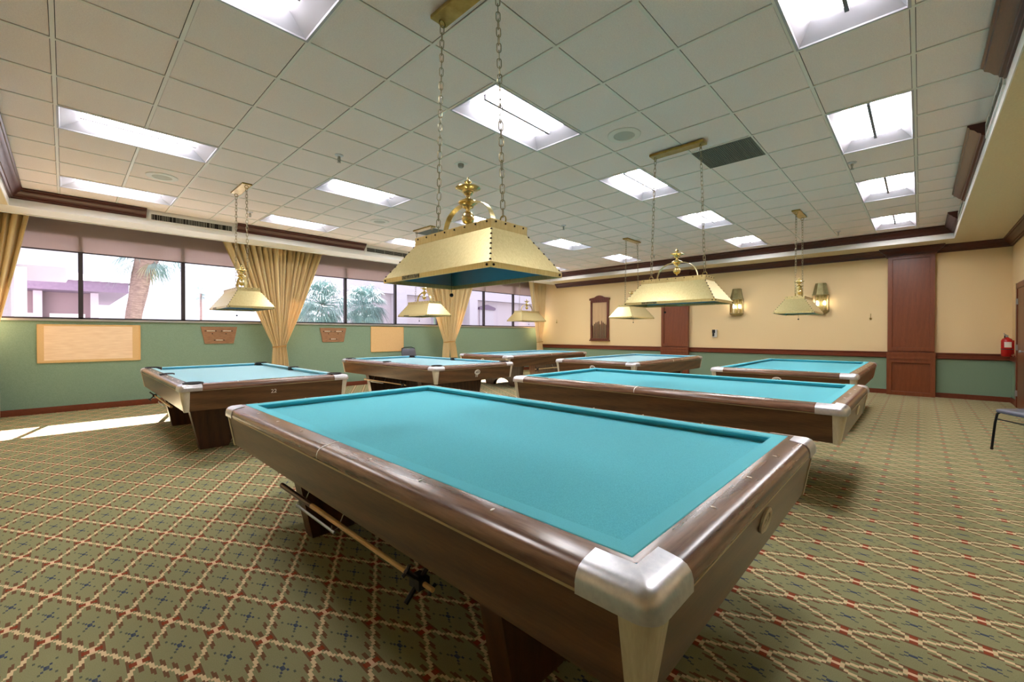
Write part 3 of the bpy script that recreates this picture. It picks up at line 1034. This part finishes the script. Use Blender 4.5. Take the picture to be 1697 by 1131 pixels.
# mechanical bridges hung below the tables on wire hangers
def bridge(table, loc, rotz, label, butt=M_cue_butt):
    t = thing('bridge_stick', label, 'cue', loc, rotz, 'bridge sticks hung under the tables')
    mb = MB(); mb.tube([(0, -.72, 0), (0, -.30, 0)], .0145, 10, r2=.0125); mb.build('butt', butt, t)
    mb = MB(); mb.tube([(0, -.30, 0), (0, .72, 0)], .0125, 10, r2=.0085); mb.build('shaft', M_cue_shaft, t)
    mb = MB()
    y = .64
    mb.tube([(-.055, y, -.055), (0, y, 0), (.055, y, .055)], .009, 6)
    mb.tube([(-.055, y, .055), (0, y, 0), (.055, y, -.055)], .009, 6)
    mb.tube([(-.068, y, -.04), (-.05, y, -.05), (-.04, y, -.07)], .007, 6)
    mb.tube([(.068, y, .04), (.05, y, .05), (.04, y, .07)], .007, 6)
    mb.box(-.022, .022, y - .03, y + .03, -.018, .018)
    mb.build('bridge_head', M_black, t)
    # wire hanger that carries it, fixed to the table
    inv = (Matrix.Translation(table.location) @ Matrix.Rotation(table.rotation_euler.z, 4, 'Z')).inverted() @ Matrix.Translation(loc) @ Matrix.Rotation(rotz, 4, 'Z')
    side = 1 if (inv.to_3x3() @ Vector((1, 0, 0))).dot(inv.translation) < 0 else -1
    for yy in (-.4, .0):
        mb = MB(); mb.tube([(side * .07, yy, .14), (0, yy, -.0165), (-side * .03, yy, -.024), (-side * .03, yy, .004)], .003, 6)
        xform(mb, inv).build('wire_hook', M_wire, table)
    mb = MB(); mb.tube([(-side * .03, -.42, -.02), (-side * .03, .03, -.02)], .006, 8)
    xform(mb, inv).build('hanger_rod', M_wire, table)
bridge(tab, (.845, 1.90, .43), pi, 'long wooden bridge stick hanging under the nearest table')
bridge(tab22, (.865, 7.15, .42), 0, 'bridge stick under the table marked 22, black head toward the window', M_cue_shaft)
bridge(tab10, (3.95, 7.0, .42), pi, 'pale bridge stick slung under the table in front of the grey chair', M_cue_shaft)
bridge(tabfar, (8.6, 6.80, .42), R(90), 'bridge stick under the farthest corner table', M_cue_shaft)

# ------------------------------------------------------------------ brass table lamps
def chain_mb(p0, p1, link=.052, wr=.0028, wid=.0115):
    p0, p1 = Vector(p0), Vector(p1)
    L = (p1 - p0).length
    n = max(2, int(round(L / (link - 3 * wr))))
    step = L / n
    ax = (p1 - p0).normalized()
    a = Vector((1, 0, 0)); a = (a - ax * a.dot(ax)).normalized(); b = ax.cross(a)
    mb = MB()
    rnd = random.Random(int(L * 1000))
    for k in range(n):
        c = p0 + ax * (step * (k + .5))
        tw = (k % 2) * pi / 2 + .6 + rnd.uniform(-.2, .2)
        w = a * cos(tw) + b * sin(tw)
        hl = step / 2 + 2 * wr - wid
        pts = []
        for q in range(6): pts.append(c + w * (wid * cos(pi * q / 5)) + ax * (hl + wid * sin(pi * q / 5)))
        for q in range(6): pts.append(c + w * (wid * cos(pi + pi * q / 5)) + ax * (-hl + wid * sin(pi + pi * q / 5)))
        mb.tube(pts, wr, 5, closed=True)
    return mb
def make_lamp():
    """origin at floor below the lamp's centre, long side along local y"""
    t = thing('billiard_lamp', 'x', 'lamp')
    a0, b0, a1, b1 = .275, .485, .135, .345
    z0, z1, z2, z3 = 1.605, 1.632, 1.845, 1.888
    def rect(a, b, z): return [(-a, -b, z), (a, -b, z), (a, b, z), (-a, b, z)]
    th = .004
    # four sloping brass sheets
    for k in range(4):
        mb = MB()
        q0, q1 = rect(a0, b0, z1), rect(a1, b1, z2)
        i, j = k, (k + 1) % 4
        mb.quadpts(q0[i], q0[j], q1[j], q1[i])
        i0, i1 = rect(a0 - th, b0 - th, z1), rect(a1 - th, b1 - th, z2)
        mb.quadpts(i0[i], i0[j], i1[j], i1[i])
        mb.build('shade_side', M_brass_sat, t, 0, recalc=False)
        mb = MB()
        i0, i1 = rect(a0 - th - .003, b0 - th - .003, z1), rect(a1 - th - .003, b1 - th - .003, z2)
        mb.quadpts(i0[j], i0[i], i1[i], i1[j]); mb.build('lining', M_inner, t, 0, recalc=False)
    mb = MB(); mb.loft([rect(a0, b0, z1 + .002), rect(a0 + .002, b0 + .002, z1), rect(a0 + .002, b0 + .002, z0), rect(a0 - .006, b0 - .006, z0), rect(a0 - .006, b0 - .006, z1)], caps=False)
    mb.build('bottom_band', M_brass_sat, t, 0)
    mb = MB(); mb.loft([rect(a1 + .003, b1 + .003, z2 - .004), rect(a1 + .003, b1 + .003, z3), rect(a1 - .02, b1 - .02, z3), rect(a1 - .02, b1 - .02, z2)], caps=False)
    mb.build('top_collar', M_brass_sat, t, 0)
    mb = MB(); mb.box(-a1 + .02, a1 - .02, -b1 + .02, b1 - .02, z2 + .01, z2 + .014); mb.build('top_plate', M_brass_old, t, 0)
    mb = MB()
    for sx in (-1, 1):
        for sy in (-1, 1):
            for k in range(7):
                f = (k + .4) / 6.9
                mb.sphere((sx * (a0 + (a1 - a0) * f - .002), sy * (b0 + (b1 - b0) * f - .002), z1 + (z2 - z1) * f), .0065, 8, 5)
            mb.sphere((sx * (a0 - .02), sy * (b0 + .003), (z0 + z1) / 2), .007, 8, 5)
            mb.sphere((sx * (a0 + .003), sy * (b0 - .02), (z0 + z1) / 2), .007, 8, 5)
    for k in range(8):
        for sx in (-1, 1): mb.sphere((sx * (a1 + .004), -b1 + .03 + (2 * b1 - .06) * k / 7, z3 - .012), .0055, 8, 5)
    for k in range(4):
        for sy in (-1, 1): mb.sphere((-a1 + .03 + (2 * a1 - .06) * k / 3, sy * (b1 + .004), z3 - .012), .0055, 8, 5)
    mb.build('rivets', M_rivet, t)
    mb = MB(); mb.box(-a0 - .006, -a0 - .001, .10, .27, z0 + .004, z1 - .002); mb.build('name_plate', M_plate, t, 0)
    # arched arms to the centre column
    for sy in (-1, 1):
        mb = MB(); loops = []
        n = 10
        for k in range(n + 1):
            q = pi / 2 * k / n
            y = sy * (.205 * cos(q) ** .8 + .02); z = z3 - .02 + .195 * sin(q) ** .9
            loops.append([(-.018, y, z - .0025), (.018, y, z - .0025), (.018, y, z + .0025), (-.018, y, z + .0025)])
        mb.loft(loops); mb.build('arm', M_brass_sat, t, 40)
    mb = MB(); mb.lathe([(.001, 2.222), (.006, 2.216), (.006, 2.205), (.022, 2.194), (.022, 2.188), (.008, 2.18), (.008, 2.166), (.03, 2.160), (.073, 2.158), (.075, 2.153), (.066, 2.147), (.044, 2.141), (.036, 2.139), (.034, 2.128), (.024, 2.116), (.013, 2.110), (.012, 2.098), (.026, 2.088), (.052, 2.076), (.058, 2.070), (.056, 2.064), (.042, 2.059), (.036, 2.052), (.031, 2.038), (.014, 2.030), (.011, 2.018), (.026, 2.008), (.036, 1.992), (.039, 1.976), (.036, 1.960), (.026, 1.946), (.008, 1.938), (.007, 1.926), (.001, 1.922)], n=24)
    mb.build('finial', M_brass, t, 40)
    # suspension: ceiling plate, chains, rings
    mb = MB(); mb.box(-.06, .06, -.295, .295, 3.274, 3.302); mb.build('ceiling_plate', M_brass_old, t, 0, bevel=.006)
    for sy in (-1, 1):
        mb = MB(); n = 14
        mb.tube([(.022 * cos(2 * pi * k / n), sy * .25, 3.252 + .022 * sin(2 * pi * k / n)) for k in range(n)], .004, 6, closed=True)
        mb.build('ring', M_brass_old, t); mb = MB()
        mb.tube([(0, sy * .295 + .022 * cos(2 * pi * k / n), z3 + .024 + .024 * sin(2 * pi * k / n)) for k in range(n)], .004, 6, closed=True)
        mb.build('ring', M_brass_old, t)
        chain_mb((0, sy * .25, 3.236), (0, sy * .295, z3 + .044)).build('chain', M_chain, t)
    mb = MB(); mb.tube([(-.03, .12, 1.85), (-.03, .12, 1.54)], .0016, 5); mb.build('pull_cord', M_rivet, t)
    mb = MB(); mb.sphere((-.03, .12, 1.525), .012, 12, 8); mb.build('pull_knob', M_black, t)
    return t
LAMPS = 'brass lamps over the tables'
lamp = make_lamp()
place(lamp, (1.655, 1.955, 0), 0, 'nearest and biggest looking brass billiard lamp, over the foreground table', LAMPS)
place(copy_tree(lamp), (4.59, 1.925, 0), 0, 'second brass billiard lamp in front of the far pilaster and sconce', LAMPS)
place(copy_tree(lamp), (1.70, 6.86, .02), 0, 'brass billiard lamp in front of the middle curtain, over the table marked 22', LAMPS)
place(copy_tree(lamp), (4.76, 6.92, .012), 0, 'brass billiard lamp just below the nearest lamp\'s shade, before the windows', LAMPS)
place(copy_tree(lamp), (8.6, 7.72, .012), R(-90), 'brass billiard lamp farthest away in front of the corner curtain', LAMPS)
place(copy_tree(lamp), (8.45, 4.53, .012), R(-90), 'brass billiard lamp right of the cue rack, partly behind the second lamp', LAMPS)
place(copy_tree(lamp), (8.50, 1.48, .012), R(-90), 'brass billiard lamp overlapping the right wall sconce', LAMPS)

# ------------------------------------------------------------------ back wall fittings
def sconce(y, label):
    t = thing('wall_sconce', label, 'sconce', (X1, y, 0), 0, 'brass wall sconces')
    # faceted lantern: half hexagon in plan
    def hexo(w, d, z): return [(0, -w, z), (-d * .62, -w, z), (-d, -w * .45, z), (-d, w * .45, z), (-d * .62, w, z), (0, w, z)]
    mb = MB(); mb.box(-.012, 0, -.11, .11, 1.80, 2.46); mb.build('back_plate', M_brass_grey, t, 0)
    mb = MB(); mb.loft([hexo(.098, .10, 2.47), hexo(.15, .15, 2.21), hexo(.16, .16, 2.205), hexo(.16, .16, 2.19)]); mb.build('hood', M_brass_grey, t, 0)
    mb = MB(); mb.loft([hexo(.16, .16, 1.83), hexo(.16, .16, 1.81), hexo(.115, .115, 1.765), hexo(.10, .10, 1.76)]); mb.build('pan', M_brass_grey, t, 0)
    g0, g1 = hexo(.152, .152, 1.83), hexo(.152, .152, 2.19)
    mb = MB()
    for k in range(5): mb.quadpts(g0[k], g0[k + 1], g1[k + 1], g1[k])
    mb.build('glass', M_sconce_glass, t, 0, recalc=False)
    mb = MB()
    for k in (0, 1, 2, 3, 4, 5): mb.tube([g0[k], g1[k]], .006, 6)
    for k in (2,): mb.tube([((g0[2][0] + g0[3][0]) / 2, 0, 1.83), ((g0[2][0] + g0[3][0]) / 2, 0, 2.19)], .007, 6)
    mb.build('lantern_bars', M_brass, t)
    for s in (-1, 1):
        mb = MB(); mb.lathe([(.011, 1.96), (.011, 1.83)], -.08, s * .065, 0, 10); mb.build('candle', M_ivory, t)
        mb = MB(); mb.lathe([(.001, 2.06), (.008, 2.045), (.017, 2.00), (.014, 1.975), (.009, 1.96)], -.08, s * .065, 0, 12); mb.build('bulb', M_bulb, t)
sconce(3.50, 'lit brass wall sconce at the right end of the second lamp')
sconce(1.69, 'lit brass wall sconce behind the narrow lamp, nearer the pilaster')

# cue rack with cues
t = thing('cue_rack', 'dark wooden wall cue rack with curved crest on the yellow wall', 'rack', (X1, 7.69, 0))
hw = .30
mb = MB()
top = [(0, -.38, 2.46), (0, -.38, 2.40), (0, .38, 2.40), (0, .38, 2.46), (0, .30, 2.475), (0, .19, 2.49), (0, .09, 2.54), (0, 0, 2.552), (0, -.09, 2.54), (0, -.19, 2.49), (0, -.30, 2.475)]
mb.prism([(-.07, y, z) for _, y, z in top], (.07, 0, 0)); mb.build('crest', M_rack, t, 30)
mb = MB(); mb.box(-.055, 0, -.34, .34, 2.36, 2.40); mb.box(-.05, -.035, -.3, .3, 2.32, 2.36); mb.build('upper_rail', M_rack, t, 0)
for s in (-1, 1):
    mb = MB(); mb.box(-.055, 0, s * .315 - .03, s * .315 + .03, 1.14, 2.36); mb.build('side_post', M_rack, t, 0)
mb = MB(); mb.box(-.09, 0, -.37, .37, 1.05, 1.085); mb.box(-.075, 0, -.345, .345, 1.085, 1.14); mb.build('base', M_rack, t, 0)
mb = MB(); mb.box(-.012, 0, -.285, .285, 1.14, 2.36); mb.build('back_panel', M_cue_pale, t, 0)
rnd = random.Random(5)
cue_places = ['left end', 'second from the left', 'third from the left', 'fourth from the left', 'fifth from the left', 'fifth from the right', 'fourth from the right', 'third from the right', 'second from the right', 'right end']
cue_proto = None
for k in range(10):
    y = 7.69 + .25 - .0555 * k
    h = (1.56, 1.62, 1.66, 1.68, 1.70, 1.60, 1.71, 1.66, 1.62, 1.58)[k]
    c = thing('billiard_cue', 'maple billiard cue in the wall rack, %s slot' % cue_places[k], 'cue', (X1 - .034, y, 0), 0, 'cues in the wall rack')
    mb = MB(); mb.tube([(0, 0, 1.145), (0, 0, h)], .0145, 8, r2=.0125); mb.build('butt', M_cue_butt if k % 3 else M_rack, c)
    mb = MB(); mb.tube([(0, 0, h), (0, 0, 2.35)], .0125, 8, r2=.0075); mb.build('shaft', M_cue_pale, c)

# dispenser on the wall, little hooks
t = thing('wall_dispenser', 'small black and grey wall box right of the far pilaster', 'dispenser', (X1, 4.05, 0))
mb = MB(); mb.box(-.07, 0, -.055, .06, 1.19, 1.40); mb.build('body', M_grey_box, t, 0, bevel=.012)
mb = MB(); mb.box(-.078, -.066, -.02, .06, 1.31, 1.40); mb.box(-.085, -.066, .0, .05, 1.22, 1.31); mb.build('front_panel', M_black, t, 0, bevel=.006)
for y, z, lab in ((9.49, 1.72, 'small metal wall hook left of the cue rack'), (.79, 1.65, 'small metal wall hook left of the near pilaster')):
    t = thing('wall_hook', lab, 'hook', (X1, y, z), 0, 'small wall hooks')
    mb = MB(); mb.tube([(-.004, 0, .08), (-.008, .004, -.02), (-.03, .006, -.045), (-.04, .006, -.02)], .006, 6); mb.build('hook', M_brass_old, t)
    mb = MB(); mb.lathe([(.001, .012), (.016, .008), (.02, 0), (.016, -.02), (.001, -.03)], -.014, 0, -.02, 10); mb.build('knob', M_brass_old, t)

# fire extinguisher on the right wall by the corner
t = thing('fire_extinguisher', 'red fire extinguisher hanging in the corner above the chair rail', 'extinguisher', (11.93, Y0 + .09, .868))
mb = MB(); mb.lathe([(.015, .36), (.03, .345), (.06, .325), (.075, .29), (.075, .012), (.06, 0), (.001, 0)], n=24); mb.build('cylinder', M_red, t, 60)
mb = MB(); mb.lathe([(.018, .395), (.018, .355), (.024, .35)], n=12); mb.tube([(0, -.005, .38), (-.05, .04, .40)], .007, 6); mb.tube([(0, 0, .39), (-.055, .045, .43)], .006, 6); mb.build('valve', M_alu, t)
mb = MB(); mb.tube([(.02, .0, .375), (.06, .02, .38), (.083, .02, .34), (.085, .015, .22), (.084, .01, .12)], .009, 8); mb.build('hose', M_black, t)
mb = MB()
mb.loft([[(.0765 * cos(a), .0765 * sin(a), z) for a in [R(150 + 9 * q) for q in range(9)]] for z in (.17, .27)], caps=False, closed=False); mb.build('label', M_label, t, 60, recalc=False)
mb = MB(); mb.lathe([(.077, .145), (.077, .13)], n=24, caps=False); mb.build('strap', M_black, t)
mb = MB(); mb.box(-.015, .015, -.089, -.07, .05, .30); mb.build('bracket', M_red, t, 0)

# ------------------------------------------------------------------ boards under the windows
yb = Y1
t = thing('notice_board', 'long cork board with paper sheets under the first window', 'board', (.32, yb, 1.13))
mb = MB(); mb.box(-.62, .62, -.018, 0, -.31, .31); mb.build('board', M_cork, t, 0)
mb = MB(); mb.box(-.55, .515, -.0205, -.018, -.275, .285); mb.build('paper', M_paper, t, 0)
mb = MB(); 
for z in (-.31, .305): mb.box(-.625, .625, -.024, 0, z - .006, z + .008)
for x in (-.62, .615): mb.box(x - .006, x + .01, -.024, 0, -.31, .31)
mb.build('frame', M_cue_shaft, t, 0)
for x, w1, lab in ((2.145, .31, 'trapezoid wooden score board with beads left of the wide curtain'), (4.445, .32, 'trapezoid wooden score board with beads right of the wide curtain')):
    t = thing('score_board', lab, 'board', (x, yb, 1.26), 0, 'bead score boards')
    mb = MB(); mb.prism([(-w1, -.02, .17), (-w1 + .065, -.02, -.17), (w1 - .065, -.02, -.17), (w1, -.02, .17)], (0, .02, 0)); mb.build('board', M_board, t, 0, bevel=.004)
    mb = MB()
    for a, b, z in ((-.24, .24, .085), (-.10, .10, -.10)): mb.tube([(a, -.03, z), (b, -.03, z)], .002, 5)
    mb.build('wire', M_wire, t)
    mb1, mb2 = MB(), MB()
    for xx, z in [(-.2 + .022 * k, .085) for k in range(6)] + [(.07 + .022 * k, .085) for k in range(6)] + [(-.05 + .022 * k, -.10) for k in range(5)]:
        mb1.sphere((xx, -.031, z), .0105, 8, 6)
    for xx, z in [(-.235, .085), (-.06, .085), (.035, .085), (.215, .085), (-.085, -.1), (.075, -.1), (-.12, .03), (.11, .03)]:
        mb2.sphere((xx, -.031, z), .0115, 8, 6)
    mb1.build('white_beads', M_bead, t); mb2.build('dark_beads', M_bead_dark, t)
t = thing('cork_board', 'plain square cork board above the grey chair', 'board', (5.89, yb, 1.145))
mb = MB(); mb.box(-.47, .47, -.016, 0, -.32, .32); mb.build('board', M_cork, t, 0)
mb = MB()
for z in (-.32, .32): mb.box(-.475, .475, -.022, 0, z - .008, z + .008)
for x in (-.47, .47): mb.box(x - .008, x + .008, -.022, 0, -.32, .32)
mb.build('frame', M_cue_shaft, t, 0)

# ------------------------------------------------------------------ stacking chairs
def make_chair():
    """faces local -y"""
    t = thing('banquet_chair', 'x', 'chair')
    mb = MB()
    def pad(h, w, d0, d1, n=8):
        pass
    # seat cushion: rounded slab
    loops = []
    for z, ins in ((.425, .02), (.432, .004), (.45, 0), (.465, .006), (.474, .03)):
        l = []
        hw_, y0, y1, r = .22 - ins, -.22 + ins, .21 - ins, .05
        for cx, cy, a0 in ((hw_ - r, y0 + r, -90), (hw_ - r, y1 - r, 0), (-hw_ + r, y1 - r, 90), (-hw_ + r, y0 + r, 180)):
            for q in range(5):
                a = R(a0 + 22.5 * q); l.append((cx + r * cos(a), cy + r * sin(a), z - (.012 if cy < 0 and z > .43 else 0)))
        loops.append(l)
    mb.loft(loops); mb.build('seat', M_vinyl, t, 60)
    # back pad, slightly reclined
    mb = MB(); loops = []
    prof = [(-.17, .56), (.17, .56), (.20, .62), (.215, .74), (.205, .85), (.17, .90), (.07, .905), (.05, .89), (-.05, .89), (-.07, .905), (-.17, .90), (-.205, .85), (-.215, .74), (-.20, .62)]
    for off, sc in ((0, .94), (.012, 1), (.03, 1), (.042, .94)):
        loops.append([(x * sc, .20 + off + (z - .56) * .16, .73 + (z - .73) * sc) for x, z in prof])
    mb.loft(loops); mb.build('backrest', M_vinyl, t, 60)
    for s in (-1, 1):
        mb = MB(); mb.tube([(s * .19, -.17, .425), (s * .20, -.195, .40), (s * .205, -.21, .30), (s * .21, -.235, 0.012)], .0115, 8)
        mb.sphere((s * .21, -.235, .012), .015, 8, 6); mb.build('leg', M_steel_dark, t)
        mb = MB(); mb.tube([(s * .21, .265, .012), (s * .205, .23, .30), (s * .20, .21, .45), (s * .20, .235, .62), (s * .20, .28, .86)], .0115, 8)
        mb.sphere((s * .21, .265, .012), .015, 8, 6); mb.build('leg', M_steel_dark, t)
        mb = MB(); mb.tube([(s * .19, -.17, .42), (s * .2, .21, .42)], .011, 8); mb.build('side_bar', M_steel_dark, t)
    mb = MB(); mb.tube([(-.203, -.20, .345), (.203, -.20, .345)], .007, 8); mb.build('front_bar', M_steel_dark, t)
    mb = MB(); mb.tube([(-.2, .262, .80), (-.19, .285, .90), (-.10, .293, .928), (.10, .293, .928), (.19, .285, .90), (.2, .262, .80)], .011, 8); mb.build('back_hoop', M_steel_dark, t)
    return t
ch = make_chair()
place(ch, (6.30, 9.62, 0), 0, 'grey banquet chair against the green wall between cork board and curtain', 'grey stacking chairs')
# second chair: far front foot at (7.10,-.61), facing 124 degrees
ang = R(120)
rz = ang + R(90)
off = Matrix.Rotation(rz, 3, 'Z') @ Vector((.21, -.235, 0))
off2 = Matrix.Rotation(rz, 3, 'Z') @ Vector((-.21, -.235, 0))
fx = off if off.x > off2.x else off2
place(copy_tree(ch), (7.10 - fx.x, -.585 - fx.y, 0), rz, 'grey banquet chair at the right edge of the photo by the door', 'grey stacking chairs')

# ------------------------------------------------------------------ outdoors
mb = MB(); mb.box(-60, 120, Y1 + .2, 160, -.3, -.02)
struct(mb.build('ground', M_ground, smooth=0), 'pale paving outside the windows')
mb = MB(); mb.box(-4, 15, Y1 + .2, 11.05, 3.32, 3.6)
struct(mb.build('roof_eave', M_white, smooth=0), 'overhanging eave above the windows')

# pavilion with hipped roof
t = thing('pavilion', 'lilac garden pavilion with hipped roof seen through the first window', 'building', (-6, 26, 0))
mb = MB(); mb.box(-12, 8.0, -.0, 12, 3.12, 3.56); mb.build('fascia', M_fascia, t, 0)
mb = MB(); b = [(-12.1, -.1, 3.56), (8.1, -.1, 3.56), (8.1, 12.1, 3.56), (-12.1, 12.1, 3.56)]
mb.v = b + [(-6, 6, 5.3), (2, 6, 5.3)]
for f in ((0, 1, 5, 4), (1, 2, 5), (2, 3, 4, 5), (3, 0, 4), (3, 2, 1, 0)): mb.face(f)
mb.build('roof', M_roof, t, 0)
mb = MB(); mb.box(-11, 6.9, 1.6, 1.8, 0, 3.12); mb.build('wall', M_shutter, t, 0)
for x in (5.22, 6.94, 3.4, 1.6):
    mb = MB(); mb.box(x - .13, x + .13, 1.1, 1.36, 0, 3.12); mb.build('column', M_stucco, t, 0)
for x in (4.6, 6.1, 2.6):
    mb = MB(); mb.box(x - .55, x + .55, 1.55, 1.6, 1.85, 2.18); mb.build('window', M_white, t, 0)
# nearer wing with boxed eave
t = thing('entrance_wing', 'pale building wing with boxed eave beside the left curtain, outside', 'building', (-2.2, 17, 0))
mb = MB()
mb.prism([(-6, 0, 3.08), (2.24, 0, 3.10), (2.44, 0, 3.52), (2.44, 0, 3.9), (-6, 0, 3.9)], (0, 5, 0)); mb.build('eave', M_stucco, t, 0)
mb = MB(); mb.box(-6, 1.2, .9, 5, 0, 3.1); mb.build('wall', M_pink, t, 0)
mb = MB(); mb.box(1.28, 1.5, .5, .72, 0, 3.1); mb.build('post', M_white, t, 0)

def fan_frond(mb, base, az, el, length, spread, rnd, blades=17, droop=.55):
    """fan palm leaf: stalk plus narrow blades"""
    d = Vector((cos(az) * cos(el), sin(az) * cos(el), sin(el)))
    tip = Vector(base) + d * length * .45
    mb.tube([base, tip], .012, 4)
    side = Vector((-sin(az), cos(az), 0))
    up = side.cross(d)
    for k in range(blades):
        a = (k / (blades - 1) - .5) * spread
        v = d * cos(a) + side * sin(a)
        L = length * .6 * (1 - .25 * abs(k / (blades - 1) - .5) * 2) * rnd.uniform(.85, 1.1)
        w = v.cross(up).normalized() * (length * .011)
        p1 = tip + v * L * .55
        p2 = tip + v * L + Vector((0, 0, -droop * L * rnd.uniform(.6, 1.2)))
        o = len(mb.v)
        mb.v.extend([tuple(tip), tuple(p1 + w), tuple(p1 - w), tuple(p2)])
        mb.face((o, o + 1, o + 2)); mb.face((o + 1, o + 3, o + 2))
def palm(label, loc, height, r0, r1, crown, nfr, seed, lean=(0, 0), dry=0, stuffed=1.0, flare=0):
    t = thing('palm_tree', label, 'tree', loc, 0, 'palm trees outside the windows')
    rnd = random.Random(seed)
    n = 22
    pts = []
    mb = MB(); loops = []
    for k in range(n + 1):
        f = k / n
        r = r0 + (r1 - r0) * f + rnd.uniform(-.03, .03) * r0 + (flare * max(0, f - .8) * 5 * r0 * .5)
        cx, cy = lean[0] * f * f, lean[1] * f * f
        loops.append([(cx + r * (1 + .05 * sin(5 * a + k)) * cos(a), cy + r * (1 + .05 * sin(5 * a + k)) * sin(a), height * f) for a in [2 * pi * q / 12 for q in range(12)]])
    mb.loft(loops); mb.build('trunk', M_bark, t, 30)
    top = (lean[0], lean[1], height)
    mb = MB()
    for k in range(nfr):
        az = 2 * pi * (k * .618) + rnd.uniform(-.2, .2)
        el = R(rnd.uniform(-45, 75) if k % 4 else rnd.uniform(-75, -30))
        fan_frond(mb, top, az, el, crown * rnd.uniform(.8, 1.1), R(rnd.uniform(110, 160)), rnd)
    mb.build('fronds', M_frond, t, 0, recalc=False)
    if dry:
        mb = MB()
        for k in range(dry):
            fan_frond(mb, top, rnd.uniform(0, 6.28), R(rnd.uniform(-85, -55)), crown * .9, R(70), rnd, 9, .2)
        mb.build('dry_fronds', M_frond_dry, t, 0, recalc=False)
palm('thick leaning palm trunk right of the pavilion roof outside', (1.2, 15.5, 0), 3.6, .13, .23, 1.1, 26, 2, (.42, 0), 6, flare=1)
palm('tiny distant palm between window bar and left lamp', (10.8, 60, 0), 6.0, .12, .10, 1.2, 26, 3)
palm('bushy blue green palm right of the wide curtain outside', (6.93, 17.2, 0), 2.45, .12, .11, 1.25, 110, 4, (0.1, 0), 14)
palm('bushy palm with stout trunk right of the second window bar outside', (9.47, 18.4, 0), 2.6, .26, .15, 1.25, 120, 5, (-.05, 0), 14)
palm('leaning palm behind the bushy one, its thin trunk beside the curtain', (7.1, 20.3, 0), 2.8, .13, .12, 1.3, 70, 6, (-.1, 0), 6)
# pink building on the right
t = thing('pink_building', 'pink stucco building filling the right windows', 'building', (10.6, 21, 0))
mb = MB(); mb.box(0, 30, 1.0, 8, 0, 7); mb.build('wall', M_pink, t, 0)
mb = MB(); mb.box(-.5, 30, .55, 1.0, 3.55, 4.2); mb.build('beam', M_stucco, t, 0)
for x in (2.6, 5.4, 8.0):
    mb = MB(); mb.box(x - .35, x + .35, .4, 1.0, 0, 3.55); mb.build('column', M_stucco, t, 0)
mb = MB(); mb.box(9.0, 10.3, .9, 1.0, 0, 2.95); mb.build('door', M_stucco, t, 0)
mb = MB(); mb.prism([(8.9, .8, 2.95), (10.4, .8, 2.95), (10.4, .8, 3.1), (9.65, .8, 3.3), (8.9, .8, 3.1)], (0, .2, 0)); mb.build('pediment', M_fascia, t, 0)
